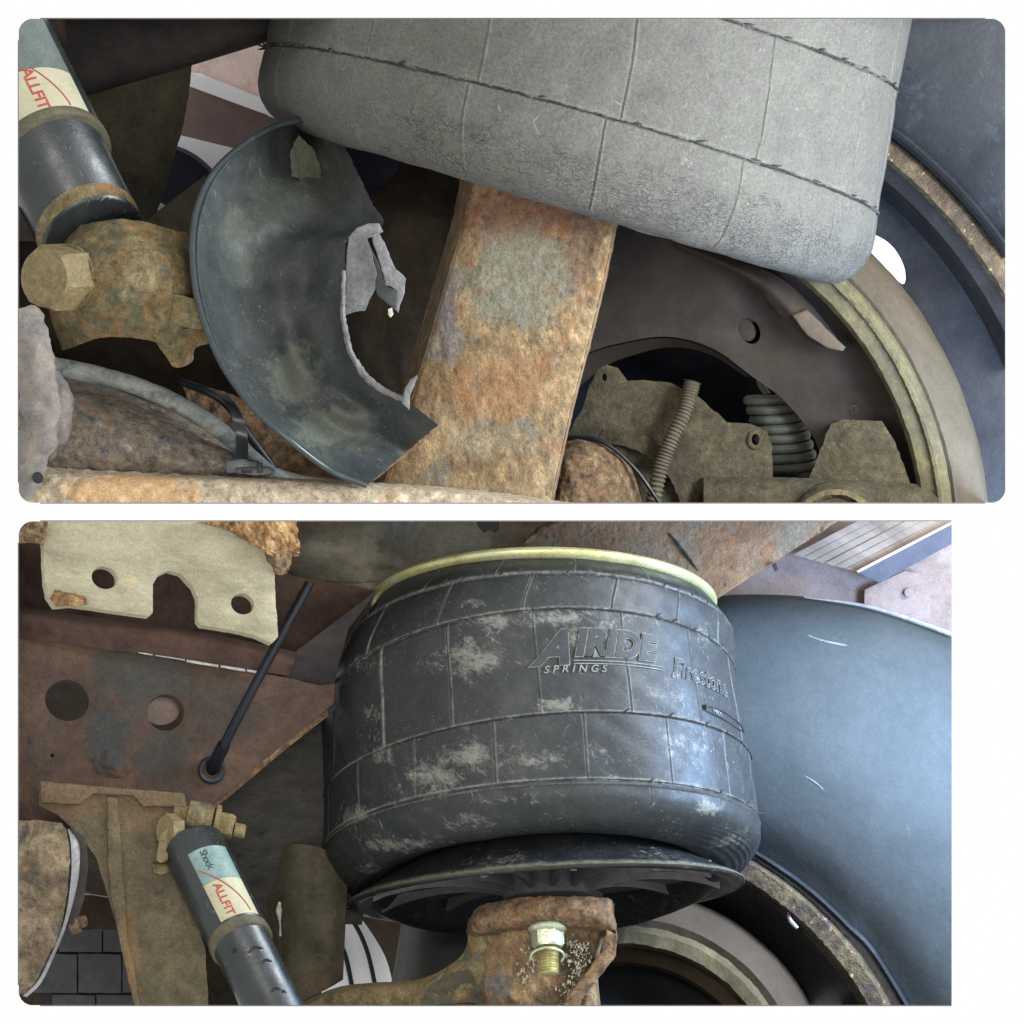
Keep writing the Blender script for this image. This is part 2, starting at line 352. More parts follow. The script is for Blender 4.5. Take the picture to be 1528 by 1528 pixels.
def slab(name, poly, d, thick, m, parent=None, holes=(), bev=2.5, amp=1.2, step=8, seed=0, tilt=(0, 0), smoothpoly=False, seg=2, lean=(0, 0)):
    """plate with an outline, real thickness, rounded edges and through holes; tilt = depth change per unit right / down"""
    if smoothpoly: poly = [tuple(p) for p in cr(poly, max(12, int(sum(math.dist(poly[i], poly[(i+1) % len(poly)]) for i in range(len(poly)))/step)), True)]
    loops = [jag(poly, step, amp, seed)]+[list(map(np.array, h)) for h in holes]
    bm = bmesh.new(); E = []
    x0, y0 = np.mean([p[0] for p in poly]), np.mean([p[1] for p in poly])
    for lp in loops:
        vs = [bm.verts.new((p[0], p[1], 0)) for p in lp]
        for i in range(len(vs)): E.append(bm.edges.new((vs[i], vs[(i+1) % len(vs)])))
    bmesh.ops.triangle_fill(bm, edges=E, use_beauty=True, use_dissolve=False)
    top = list(bm.faces); be = [e for e in bm.edges if len(e.link_faces) == 1]
    r = bmesh.ops.extrude_face_region(bm, geom=top, use_keep_orig=True)
    for v in [g for g in r['geom'] if isinstance(g, bmesh.types.BMVert)]: v.co.z += thick
    if bev: 
        try: bmesh.ops.bevel(bm, geom=[e for e in be if e.is_valid], offset=bev, segments=seg, profile=.5, affect='EDGES', clamp_overlap=True)
        except Exception: pass
    for v in bm.verts:
        x, y, z = v.co; x += lean[0]*z/thick; y += lean[1]*z/thick; v.co = ((x)*S, (z+d+tilt[0]*(x-x0)+tilt[1]*(y-y0))*S, -y*S)
    bmesh.ops.recalc_face_normals(bm, faces=bm.faces)
    me = bpy.data.meshes.new(name); bm.to_mesh(me); bm.free()
    me.polygons.foreach_set('use_smooth', [True]*len(me.polygons)); me.set_sharp_from_angle(angle=math.radians(34))
    return link_mesh(me, name, m, parent)
def tube(name, path, rad, m, parent=None, n=20, k=40, amp=0, size=20, flat=1.0, ridge=None, seed=0):
    P = cr(path, k); R = np.interp(np.linspace(0, 1, k), np.linspace(0, 1, len(rad)), rad) if hasattr(rad, '__len__') else np.full(k, rad)
    V = []; F = []
    T = np.gradient(P, axis=0)
    for j in range(k):
        t = T[j]/np.linalg.norm(T[j]); a = np.cross(t, [0, 0, 1.0])
        if np.linalg.norm(a) < .1: a = np.cross(t, [0, 1.0, 0])
        a /= np.linalg.norm(a); b = np.cross(t, a)
        r = R[j]
        if ridge: r += ridge[1]*math.cos(2*math.pi*j/ridge[0])
        for i in range(n):
            th = 2*math.pi*i/n; p = P[j]+r*(math.cos(th)*a+flat*math.sin(th)*b)
            if amp: p = p+(p-P[j])/r*amp*fbm(p, size, seed)
            V.append(p)
    for j in range(k-1):
        for i in range(n):
            a = j*n+i; b = j*n+(i+1) % n; F.append((a, b, b+n, a+n))
    F.append(tuple(range(n))[::-1]); F.append(tuple((k-1)*n+i for i in range(n)))
    return mesh(name, V, F, m, parent)
def rings(name, prof, U, Vv, m, parent=None, n=64, amp=0, size=25, close=True, seed=0, sharp=None):
    """solid of revolution about any axis: prof = [(centre, radius)], circle = c + r(cos U + sin V)"""
    U = np.array(U, float); Vv = np.array(Vv, float); V = []; F = []
    for c, r in prof:
        for i in range(n):
            t = 2*math.pi*i/n; p = np.array(c, float)+r*(math.cos(t)*U+math.sin(t)*Vv)
            if amp: p = p+amp*fbm(p, size, seed)*(math.cos(t)*U+math.sin(t)*Vv)
            V.append(p)
    k = len(prof)
    for j in range(k-1):
        for i in range(n):
            a = j*n+i; b = j*n+(i+1) % n; F.append((a, b, b+n, a+n))
    if close: F.append(tuple(range(n))[::-1]); F.append(tuple((k-1)*n+i for i in range(n)))
    return mesh(name, V, F, m, parent, sharp=sharp)
def torus_arc(name, c, prof, a0, a1, m, parent=None, n=90, amp=0, size=25, seed=0, sq=(1, 1)):
    """ring section about a centre in the picture plane: prof = closed loop of (radius, depth); angles in degrees, 0 = right, 90 = up"""
    k = len(prof); V = []; F = []; full = abs(a1-a0) >= 360
    for i in range(n):
        t = math.radians(a0+(a1-a0)*i/(n if full else n-1))
        for r, d in prof:
            p = np.array([c[0]+sq[0]*r*math.cos(t), c[1]-sq[1]*r*math.sin(t), d])
            if amp:
                q = fbm(p, size, seed)*amp; p[0] += q*math.cos(t); p[1] -= q*math.sin(t); p[2] += q
            V.append(p)
    for i in range(n if full else n-1):
        for j in range(k):
            a, b = i*k+j, i*k+(j+1) % k; c2 = ((i+1) % n)*k
            F.append((a, b, c2+(j+1) % k, c2+j))
    if not full: F.append(tuple(range(k))); F.append(tuple((n-1)*k+j for j in range(k))[::-1])
    return mesh(name, V, F, m, parent)
def hexbolt(name, c, ax, r, h, m, parent=None, spin=0, dome=.12):
    ax = np.array(ax, float); ax /= np.linalg.norm(ax)
    u = np.cross(ax, [0, 0, 1.0]); 
    if np.linalg.norm(u) < .2: u = np.cross(ax, [1.0, 0, 0])
    u /= np.linalg.norm(u); v = np.cross(ax, u); V = []; F = []; c = np.array(c, float)
    lev = [(0, 1.0), (.85*h, 1.0), (h, .88), (h*(1+dome*.3), .0)]
    for hh, s_ in lev[:3]:
        for i in range(24):
            t = 2*math.pi*i/24+math.radians(spin); a = (t-math.radians(spin)) % (math.pi/3)-math.pi/6
            rr = r*(.866/math.cos(a)) if s_ == 1.0 else r*.86
            V.append(c+ax*hh+rr*(math.cos(t)*u+math.sin(t)*v))
    for j in range(2):
        for i in range(24):
            a = j*24+i; b = j*24+(i+1) % 24; F.append((a, b, b+24, a+24))
    F.append(tuple(range(24))[::-1]); F.append(tuple(48+i for i in range(24)))
    return mesh(name, V, F, m, parent, sharp=25)

# ---- text bent on to a surface
def text_mesh(body, size, shear=0, bold=0, ext=1.0, space=1.0):
    cu = bpy.data.curves.new('t', 'FONT'); cu.body = body; cu.size = size; cu.shear = shear; cu.offset = bold
    cu.extrude = ext; cu.space_character = space; cu.resolution_u = 4; cu.align_x = 'LEFT'
    o = bpy.data.objects.new('t', cu); C.objects.link(o); bpy.context.view_layer.update()
    dg = bpy.context.evaluated_depsgraph_get(); me = bpy.data.meshes.new_from_object(o.evaluated_get(dg))
    bpy.data.objects.remove(o); bpy.data.curves.remove(cu)
    bm = bmesh.new(); bm.from_mesh(me)
    bmesh.ops.triangulate(bm, faces=bm.faces)
    for _ in range(3):
        es = [e for e in bm.edges if e.calc_length() > size*.16]
        if es: bmesh.ops.subdivide_edges(bm, edges=es, cuts=1)
        bmesh.ops.triangulate(bm, faces=bm.faces)
    V = [tuple(v.co) for v in bm.verts]; F = [tuple(v.index for v in f.verts) for f in bm.faces]
    bm.free(); bpy.data.meshes.remove(me); return V, F
def lettering(name, body, size, fn, m, parent, **kw):
    V, F = text_mesh(body, size, **kw)
    return mesh(name, [fn(x, y, z) for x, y, z in V], F, m, parent, smooth=False)

# ---- air bag: a stack of rings in perspective
class Bag:
    def __init__(s, R, dc, k=.92):   # R rows: (v, cx, cy, a, st, sl)
        s.R = np.array(R, float); s.dc = dc; s.k = k
        s.dense = cr(s.R, 40*len(R)); s.dense[:, 0] = np.maximum.accumulate(s.dense[:, 0])
    def at(s, phi, v, off=0):
        q = [np.interp(v, s.dense[:, 0], s.dense[:, i]) for i in range(1, 6)]
        cx, cy, a, st, sl = q; a2 = a+off
        return np.stack([cx+a2*np.sin(phi), cy-a2*np.cos(phi)*st+a2*np.sin(phi)*sl, s.dc-a2*np.cos(phi)*s.k], -1)
def bag_mesh(name, bag, phis, vs, H, attrs, m, parent):
    PH, VV = np.meshgrid(phis, vs)
    P0 = bag.at(PH, VV)
    eps = 1e-3
    dp = bag.at(PH+eps, VV)-P0; dv = bag.at(PH, VV+.3)-bag.at(PH, VV-.3)
    nrm = np.cross(dp, dv); nrm /= (np.linalg.norm(nrm, axis=-1, keepdims=True)+1e-9)
    sgn = np.where((nrm[..., 2]*np.cos(PH)+(-nrm[..., 0])*np.sin(PH)) > 0, -1, 1)[..., None]
    P1 = P0+nrm*sgn*H(PH, VV, P0)[..., None]
    nv, nu = PH.shape; F = []
    idx = np.arange(nv*nu).reshape(nv, nu)
    a = idx[:-1, :]; F = np.stack([a, np.roll(a, -1, 1), np.roll(idx[1:, :], -1, 1), idx[1:, :]], -1).reshape(-1, 4)
    o = mesh(name, P1.reshape(-1, 3), F.tolist(), m, parent, recalc=False)
    me = o.data
    # make sure faces look outwards
    i = len(me.polygons)//2
    for nm, fn in attrs.items():
        at = me.attributes.new(nm, 'FLOAT', 'POINT'); at.data.foreach_set('value', np.clip(fn(PH, VV, P0), 0, 1).ravel().astype(np.float32))
    return o
def G(x, s): return np.exp(-(x/s)**2)
def fnoise(x, y, s, seed):       # cheap periodic noise on arrays
    r = np.random.default_rng(seed); o = 0
    for i in range(7):
        k = r.normal(size=2)/s*2.2; o = o+np.sin(x*k[0]+y*k[1]+r.random()*6.28)
    return o/3.0
def phigrid(n_front, n_back):
    f = np.radians(np.linspace(-97, 97, n_front)); b = np.radians(np.linspace(97, 263, n_back+2)[1:-1])
    return np.concatenate([f, b])

# ================================================================== UPPER BLOCK
cur = 'A'
def struct(o): o['kind'] = 'structure'; return o
struct(slab('dark_backdrop', [(-10,-10),(1540,-10),(1540,790),(-10,790)], 1500, 30, 'deep', amp=0, bev=0, step=200))  # dark backdrop sheet in place of the shaded depths
# bright surroundings seen through the gaps
o = slab('wall', [(200,40),(460,20),(460,240),(360,330),(200,340)], 1180, 20, 'whitew', amp=0, bev=1); tag(o, 'white painted wall glimpsed through the gap left of the burst bag', 'wall')
t = thing('ceiling_beam', 'pinkish painted steel beam slanting behind the left end of the grey air bag', 'beam', (350,160,1000))
slab('web', [(280,60),(440,10),(440,175),(400,160),(280,112)], 1040, 14, 'pinkb', t, amp=0)
slab('flange', [(270,106),(300,110),(440,166),(440,190),(400,172),(270,124)], 1000, 30, 'whitew', t, amp=0)
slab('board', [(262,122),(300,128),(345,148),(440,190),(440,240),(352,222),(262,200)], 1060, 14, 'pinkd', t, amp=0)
t = thing('parked_truck_wheel', 'black wheel of another vehicle seen in the gap by the dark hanger', 'wheel', (235,330,1100))
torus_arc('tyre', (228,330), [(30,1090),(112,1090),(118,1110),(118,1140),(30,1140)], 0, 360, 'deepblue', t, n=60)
# dark frame above
t = thing('chassis_beam', 'dark purple grey chassis beam across the top left', 'beam', (220,80,560))
sheet('beam_face', [[(20,0,560),(200,0,540),(440,0,560)], [(20,60,540),(200,60,520),(440,34,540)], [(20,166,560),(120,136,540),(285,91,540),(440,44,560)], [(20,176,600),(120,146,600),(288,97,600),(440,50,600)]], 'darkst', t, nu=60, nv=24, amp=2)
tube('rubber_bump', [(70,20,480),(82,34,470),(92,62,480)], [14,17,9], 'web2', t)
t = thing('spring_hanger', 'dark olive steel hanger plate tapering down beside the shock absorber', 'hanger', (220,330,600))
sheet('hanger_plate', [[(110,140,620),(180,122,600),(250,104,600),(288,88,620)], [(120,200,620),(180,195,600),(240,185,596),(275,180,610)], [(140,260,620),(180,255,600),(230,248,596),(258,240,610)], [(170,340,620),(200,338,600),(218,334,600),(232,325,610)]], 'olived', t, nu=40, nv=40, amp=3, size=60, edge=1.2)
o = slab('gusset_plate', [(212,335),(235,315),(305,262),(345,300),(330,420),(290,360),(245,350)], 520, 14, 'olived', seed=3); tag(o, 'dusty triangular gusset plate behind the torn rubber shell', 'plate')
o = sheet('recess_sheet', [[(20,360,700),(200,360,700),(420,380,700)], [(20,450,640),(200,450,640),(420,460,640)], [(20,620,700),(250,620,700),(470,700,700)]], 'deep', nu=50, nv=30, amp=8, size=50); tag(o, 'dark brown sheet put in for the shade under the shock bracket', 'arm')  # dark sheet standing in for the shaded recess
t = thing('shade_sheet', 'dark brown sheet put in for the shade between torn shell and rusty pedestal', 'dark sheet', (600,600,760))
sheet('tube_wall', [[(440,160,800),(600,180,790),(760,200,800)], [(440,330,700),(600,330,690),(760,330,700)], [(440,560,720),(600,560,700),(760,560,720)], [(440,740,800),(600,740,800),(760,740,800)]], 'deep', t, nu=50, nv=40, amp=10, size=70)  # curved dark sheet put in where there is only shaded depth
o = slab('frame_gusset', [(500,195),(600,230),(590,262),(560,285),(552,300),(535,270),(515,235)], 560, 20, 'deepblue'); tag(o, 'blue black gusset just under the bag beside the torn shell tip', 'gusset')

# shock absorber, upper block
ax = np.array([.443, .896, 0]); U = np.array([.896, -.443, 0])
def shockset(cB, rl, rc, tring, ttop, st, dd, label, loc, tcap=None):
    Vn = np.array([-ax[0]*st, -ax[1]*st, -.85])
    t = thing('shock_absorber', label, 'shock absorber', loc)
    P = lambda q: (cB[0]+ax[0]*q, cB[1]+ax[1]*q, dd)
    rings('lower_tube', [(P(0), rl*.96), (P(-3), rl), (P(tring-30), rl)], U, Vn, 'shock', t, sharp=60)
    if tcap is None: rings('dust_cover', [(P(tring-2), rc*.98), (P(tring-14), rc*1.0), (P(ttop), rc)], U, Vn, 'shock', t)
    else: rings('dust_cover', [(P(tring-2), rc*.98), (P(tring-14), rc), (P(ttop), rc), (P(ttop-4), rc*.93), (P(ttop-9), rc*.78), (P(ttop-13), rc*.4), (P(ttop-14), 1)], U, Vn, 'shock', t, sharp=70)
    rings('rim', [(P(tring+1), rc*1.0), (P(tring), rc*1.03), (P(tring-5), rc*1.035), (P(tring-10), rc*1.03), (P(tring-14), rc*1.01)], U, Vn, 'ring', t, sharp=80)
    def surf(th, q, off=0):
        r = rc+off; p = np.array(P(q))+r*(math.sin(th)*U+math.cos(th)*Vn); return p
    return t, surf
def wrap_patch(name, surf, th0, th1, q0, q1, m, parent, off=.8, skew=0, n=26):
    V = []; F = []
    for j in range(8):
        for i in range(n):
            th = math.radians(th0+(th1-th0)*i/(n-1)); q = q0+(q1-q0)*j/7
            V.append(surf(th, q, off))
    for j in range(8):
        for i in range(n):
            th = math.radians(th0+(th1-th0)*i/(n-1)); q = q0+(q1-q0)*j/7
            V.append(surf(th, q, -.5))
    o = 8*n
    for j in range(7):
        for i in range(n-1):
            a = j*n+i; F += [(a,a+1,a+n+1,a+n), (o+a,o+a+n,o+a+n+1,o+a+1)]
    bd = list(range(n))+[j*n+n-1 for j in range(1,8)]+[7*n+i for i in range(n-2,-1,-1)]+[j*n for j in range(6,0,-1)]
    for k in range(len(bd)):
        a, b = bd[k], bd[(k+1) % len(bd)]; F.append((a, o+a, o+b, b))
    return mesh(name, V, F, m, parent)
def axis_text(body, size, surf, th, q0, m, parent, rc, **kw):
    return lettering('lettering', body, size, lambda x, y, z: surf(math.radians(th)+(y-size*.35)/rc, q0+x, 1.3+z), m, parent, ext=.15, **kw)
tA, sfA = shockset((141,360), 79, 86, -134, -520, .75, 250, 'thick black shock absorber tube running off the upper left corner', (141,360,250))
lbA = wrap_patch('label', sfA, -60, 64, -212, -146, 'cream', tA)
wrap_patch('sticker', sfA, -60, 64, -330, -213, 'shockg', tA)
axis_text('ALLFIT', 25, sfA, 15, -215, 'red', lbA, 86, bold=.25, space=.92)
V = [sfA(math.radians(20+22*math.sin(i*.075)), -213+i*3.2, 1.4) for i in range(21)]
tube('printed_arc', V, .9, 'red', lbA, n=6)
rings('rust_band', [((141-ax[0]*k, 360-ax[1]*k, 250), 79.8) for k in (6, 10, 18, 26)], U, (-ax[0]*.75, -ax[1]*.75, -.85), 'olive', tA, amp=1.2, size=14)
# its lower bracket and bolt
t = thing('shock_bracket', 'lumpy olive brown cast bracket holding the foot of the thick shock absorber', 'bracket', (190,500,150))
sheet('casting', [[(74,356,300),(120,336,215),(175,327,180),(225,333,180),(262,344,200),(312,350,260)], [(66,400,280),(110,398,150),(180,392,110),(235,398,120),(280,410,150),(322,420,230)], [(72,462,280),(120,455,150),(185,450,115),(240,458,125),(285,466,150),(330,470,230)], [(93,524,290),(125,512,200),(160,503,160),(225,508,150),(262,520,160),(318,496,240)]], 'olive', t, nu=110, nv=80, thick=50, amp=3.5, size=36, edge=1.0)
slab('lip', [(236,505),(300,486),(318,500),(312,512),(291,520),(287,540),(262,549),(248,532)], 150, 40, 'olive', t, bev=7, amp=1.5, seed=4, smoothpoly=True, seg=4)
slab('ear', [(248,440),(284,444),(310,458),(302,490),(270,486),(250,470)], 120, 40, 'olive', t, bev=10, amp=1.5, seed=6, smoothpoly=True, seg=4)
slab('web', [(190,380),(248,382),(256,450),(246,480),(212,440)], 118, 30, 'olive', t, bev=10, amp=1.5, seed=9, smoothpoly=True, seg=4)
t = thing('hex_bolt', 'large dirty hex bolt head at the left edge under the shock absorber', 'bolt', (100,415,120))
hexbolt('bolt_head', (104,413,150), (-.62,.03,-.78), 51, 62, 'bolt', t, spin=12)
rings('washer', [((110,413,165),44),((104,413,155),50),((100,413,148),50)], (.05,.99,0), (.78,0,-.62), 'olive', t)

# axle, beam, hoses
t = thing('axle_tube', 'scaly rusted axle tube with blue grey paint patches at lower left', 'axle', (200,690,200))
sheet('tube_wall', [[(20,556,320),(120,566,300),(220,598,290),(320,640,290),(420,700,300),(520,716,320)], [(20,590,230),(120,600,215),(220,628,210),(320,664,220),(420,706,240),(520,722,260)], [(20,650,180),(120,655,165),(220,668,165),(320,690,175),(420,716,200),(520,730,220)], [(20,720,190),(120,722,180),(220,724,180),(320,728,185),(420,736,200),(520,744,230)]], 'rust3', t, nu=130, nv=60, thick=40, amp=6, size=26)
o = sheet('mounting_saddle', [[(270,572,380),(340,586,370),(400,620,370),(470,680,380),(560,716,390)], [(280,600,360),(350,625,350),(400,660,350),(460,700,360),(540,730,370)], [(290,700,360),(340,715,350),(400,720,350),(450,730,360),(540,745,370)]], 'rust2', nu=60, nv=30, amp=5, size=20); tag(o, 'brown rusted saddle peeping out behind the hose under the torn shell', 'saddle')
t = thing('lower_beam', 'pale orange rusted beam running along the bottom of the upper view', 'beam', (450,745,60))
sheet('top_face', [[(10,692,150),(120,700,140),(300,709,140),(400,712,140),(560,720,145),(700,730,150),(870,752,160)], [(10,715,90),(120,722,80),(300,724,80),(400,726,80),(560,732,85),(700,742,90),(870,760,100)], [(10,800,70),(120,800,60),(300,800,60),(400,800,60),(560,800,65),(700,800,70),(870,800,80)]], 'rustpale', t, nu=200, nv=40, thick=60, amp=5, size=18, edge=2)
t = thing('air_hose', 'grey dusty hose lying along the top of the rusty axle', 'hose', (60,548,140))
tube('hose_wall', [(40,540,190),(110,552,200),(200,575,200),(280,610,200),(340,652,205),(400,704,215),(450,730,230)], [14,14,13,13,12,12], 'hose', t, amp=1.2, size=30, k=60)
t = thing('cable_tie', 'flat black cable tie strapped round the grey hose', 'cable tie', (362,700,170))
sheet('strap', [[(316,582,230),(330,594,180),(346,622,165),(352,650,170),(350,690,150)], [(340,590,230),(352,604,180),(364,626,165),(370,655,170),(370,690,150)]], 'strap', t, nu=30, nv=6, thick=5)
slab('lock_head', [(335,684),(386,687),(390,708),(336,708)], 130, 30, 'strap', t, bev=3, amp=.5)
slab('tail', [(352,698),(402,696),(410,702),(402,710),(352,708)], 122, 12, 'strap', t, bev=1.5)
slab('pawl', [(360,702),(376,702),(376,706),(360,706)], 119, 6, 'black', t, bev=.5)
slab('pawl', [(384,690),(392,690),(392,706),(384,706)], 120, 8, 'black', t, bev=.5)
t = thing('brake_line', 'thin black line ducking behind the cable tie', 'line', (340,600,260))
tube('line_wall', [(270,570,280),(310,585,260),(340,606,260),(372,650,262),(415,708,280)], 6, 'black', t, n=10)
t = thing('hose_fitting', 'lumpy grey fitting out of focus at the left edge', 'fitting', (45,740,60))
tube('fitting_body', [(24,470,90),(44,510,80),(56,570,75),(60,640,80),(44,700,85),(30,760,90)], [30,30,30,27,24,20], 'fitting', t, amp=7, size=24, k=60, n=30)
tube('cap', [(70,560,130),(88,600,128),(84,650,135),(70,680,140)], [16,22,18,8], 'fitting', t, amp=4, size=18)
tube('dark_port', [(56,712,60),(57,714,50)], 8, 'black', t, k=4)

# torn rubber shell
outer = [(449,178,430),(402,192,400),(352,224,350),(312,268,300),(290,330,250),(288,400,215),(300,466,190),(330,540,170),(375,605,150),(430,655,140),(490,700,135),(548,724,135)]
inner = [(463,188,430),(508,212,400),(536,262,370),(556,305,330),(572,336,300),(522,352,270),(514,402,235),(512,470,210),(531,542,185),(566,580,160),(606,598,140),(654,634,130)]
outer = [(x, y, d-95 if y < 690 else d-60) for x, y, d in outer]; inner = [(x, y, d-95 if y < 610 else d-70) for x, y, d in inner]
def midrow(f, dz, wob=0):   # rows across the shell, with soft radial folds
    r = []
    for i, (a, b) in enumerate(zip(outer, inner)):
        a, b = np.array(a, float), np.array(b, float); p = a+(b-a)*f; p[2] += dz+wob*math.sin(i*1.9); r.append(tuple(p))
    return r
t = thing('torn_rubber_shell', 'torn curved black rubber shell hanging below the grey air bag', 'rubber shell', (540,715,140))
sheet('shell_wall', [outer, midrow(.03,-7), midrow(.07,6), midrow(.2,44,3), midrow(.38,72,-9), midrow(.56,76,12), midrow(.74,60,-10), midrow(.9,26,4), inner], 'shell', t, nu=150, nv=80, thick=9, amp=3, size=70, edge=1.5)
tube('rolled_rim', [(x, y, d-14) for x, y, d in outer], [5]*12, 'rim_rubber', t, n=12, k=110)
tube('torn_edge', [(x, y, d-95) for x, y, d in [(513,404,234),(512,440,218),(512,472,206),(520,515,192),(532,542,182),(548,564,170),(570,582,158),(606,597,140)]], [3.0,3.5,4,4.5,4.5,5,5,4], 'torn', t, n=8, k=60, amp=1.8, size=7)
slab('torn_flap', [(513,472),(515,400),(520,354),(532,340),(550,333),(566,333),(572,346),(561,351),(548,356),(556,380),(563,410),(560,432),(551,448),(545,464),(528,466)], 151, 9, 'torn', t, amp=1.4, seed=2, bev=2)
slab('torn_strip', [(554,349),(565,346),(574,362),(582,384),(591,402),(599,408),(606,416),(604,436),(598,452),(594,467),(590,462),(592,434),(584,428),(575,426),(572,410),(566,390),(558,368)], 133, 10, 'torn', t, amp=1.3, seed=8, bev=2, step=5)
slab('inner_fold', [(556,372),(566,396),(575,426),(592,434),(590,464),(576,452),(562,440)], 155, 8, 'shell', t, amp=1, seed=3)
slab('loose_chip', [(579,461),(585,459),(587,469),(583,474),(579,470)], 131, 5, 'white', t, amp=.5, step=3, bev=1)
slab('torn_spur', [(600,602),(604,580),(612,566),(623,559),(620,570),(612,590),(611,612)], 40, 10, 'torn', t, amp=1, seed=5, step=5)
sheet('peeled_skin', [[(446,200,300),(456,212,305),(470,226,315),(480,256,325)], [(434,222,300),(448,240,312),(462,256,318),(474,282,322)], [(436,262,300),(448,270,308),(458,278,312),(466,288,315)]], 'torn2', t, nu=24, nv=16, thick=4, amp=3, size=14, edge=3)

# rusty pedestal
t = thing('axle_pedestal', 'broad rusty steel pedestal rising to the grey air bag', 'pedestal', (700,745,240))
def prow(xl, yl, xr, yr, d=0, bk=18):
    f = lambda t_: (xl+(xr-xl)*t_, yl+(yr-yl)*t_)
    return [(xl-bk, yl, 350), (xl-2, yl, 246), (xl+1.5, yl, 238), (xl+10, yl+2, 233)]+[(*f(t_), 229+d*math.sin(t_*3.14)) for t_ in (.2,.4,.6,.8)]+[(xr-8, yr, 233), (xr-1, yr, 238), (xr+2, yr, 250), (xr+4, yr, 350)]
sheet('pedestal_wall', [prow(708,250,920,322,-4), prow(692,330,906,392,-4), prow(657,450,886,480,-5), prow(611,606,850,620,-7), prow(560,762,818,768,-5)], 'rust', t, nu=190, nv=150, thick=60, amp=2.2, size=26, edge=1.5)
slab('weld_bead', [(612,600),(650,640),(604,682),(560,716),(548,722),(560,702),(590,684),(628,650)], 215, 25, 'rust2', t, amp=3, bev=5, seed=4)

# wheel, upper block
wc = (880, 800)
t = thing('wheel', 'large wheel with rust flaked rim edge behind the grey air bag', 'wheel', (880,800,760))
torus_arc('tyre', wc, [(746,660),(770,628),(880,600),(1050,640),(1160,760),(1160,900),(746,900)], -10, 100, 'tyre1', t, n=160)
torus_arc('tyre', wc, [(752,640),(757,634),(762,640),(757,650)], -10, 100, 'tyre1', t, n=160)
torus_arc('rim_flange', wc, [(711,690),(717,672),(738,668),(748,680),(748,760),(711,760)], -10, 100, 'rimrust', t, n=260, amp=1.6, size=9)
hole = [tuple(p) for p in cr([(1284,352),(1304,350),(1328,364),(1344,386),(1351,408),(1347,424),(1322,402),(1296,382)], 40, True)]
arc_o = [(wc[0]+716*math.cos(math.radians(a)), wc[1]-716*math.sin(math.radians(a))) for a in range(-8, 100, 2)]
arc_i = [(wc[0]+560*math.cos(math.radians(a)), wc[1]-560*math.sin(math.radians(a))) for a in range(98, -10, -2)]
slab('wheel_disc', arc_o+arc_i, 800, 24, 'barrel', t, holes=[hole], amp=0, bev=2)
torus_arc('rim_barrel', wc, [(668,760),(690,700),(712,690),(712,800),(668,800)], -10, 100, 'barrel', t, n=140)
o = slab('daylight_wall', [(1240,300),(1400,300),(1400,470),(1240,470)], 1300, 20, 'whitew', amp=0, bev=0); tag(o, 'white wall showing through the hand hole of the wheel', 'wall')
t = thing('brake_drum', 'brown brake drum with olive lip inside the large upper wheel', 'brake drum', (880,800,640))
torus_arc('drum_wall', wc, [(540,606),(548,600),(565,628),(585,650),(596,700),(596,790),(540,790)], -10, 110, 'drum', t, n=160, amp=1.5, size=60)
torus_arc('drum_lip', wc, [(494,600),(500,586),(520,580),(538,584),(543,596),(543,660),(494,660)], -10, 110, 'lip', t, n=240, amp=1.0, size=20)
torus_arc('drum_lip', wc, [(519,582),(523,572),(528,571),(533,582)], -6, 62, 'lip', t, n=200, amp=1.2, size=12)
t = thing('brake_shield', 'dark brown backing plate with a wide opening inside the drum', 'brake plate', (880,800,700))
op = [tuple(p) for p in cr([(790,640),(825,570),(872,530),(935,510),(1000,503),(1062,520),(1120,560),(1175,604),(1222,672),(1212,740),(1205,800),(1000,830),(800,820)], 80, True)]
slab('plate', [p for p in circ(wc[0], wc[1], 496, n=160) if p[0] > 700], 660, 16, 'shield', t, holes=[op, circ(1118,494,15,20,24,-28), circ(1272,612,10,9,16)], amp=0, bev=3)
slab('slot_tongue', circ(1113,492,14,18,24,-28), 668, 10, 'shield', t, amp=0, bev=2)
slab('bolt', circ(1273,614,7,7,8), 664, 10, 'casting', t, amp=0, bev=2)
sheet('opening_flange', [[(800,640,664),(828,575,664),(872,532,664),(935,512,664),(1000,505,664),(1062,522,664),(1120,562,664)], [(812,680,730),(850,598,730),(895,552,730),(945,530,730),(1005,518,730),(1062,530,730),(1112,562,730)]], 'shield', t, nu=50, nv=6, thick=5)
t = thing('brake_shoe', 'curved brake shoe end above the backing plate under the bag', 'brake shoe', (1180,450,620))
sheet('shoe_table', [[(1010,352,640),(1080,380,630),(1160,412,625),(1210,455,625),(1250,505,630)], [(1010,366,630),(1076,392,615),(1140,424,612),(1190,470,612),(1236,518,620)], [(1010,372,640),(1074,400,630),(1128,430,625),(1170,476,625),(1212,512,630)]], 'shield', t, nu=50, nv=12, thick=16, amp=1.5)
slab('shoe_end', [(1182,470),(1204,462),(1262,518),(1258,524),(1236,520),(1204,500)], 604, 24, 'drum', t, amp=1, bev=3)
o = slab('drum_interior', [(790,480),(1250,480),(1250,800),(790,800)], 900, 20, 'deepblue', amp=0); tag(o, 'blue black sheet for the shade inside the drum seen through the backing plate', 'drum interior')  # sheet coloured dark for the shade inside the drum
t = thing('brake_casting', 'olive cast brake bracket with two small ears behind the pedestal', 'casting', (1000,740,620))
slab('casting_plate', [(830,680),(868,612),(880,574),(890,552),(905,544),(922,549),(936,568),(960,567),(1000,571),(1026,582),(1052,600),(1084,630),(1118,632),(1144,643),(1152,664),(1153,712),(1155,760),(830,770)], 600, 30, 'casting', t, holes=[circ(902,563,3.5,6,12), circ(1127,656,5.5,8,14)], bev=7, amp=2, seed=5, seg=3)
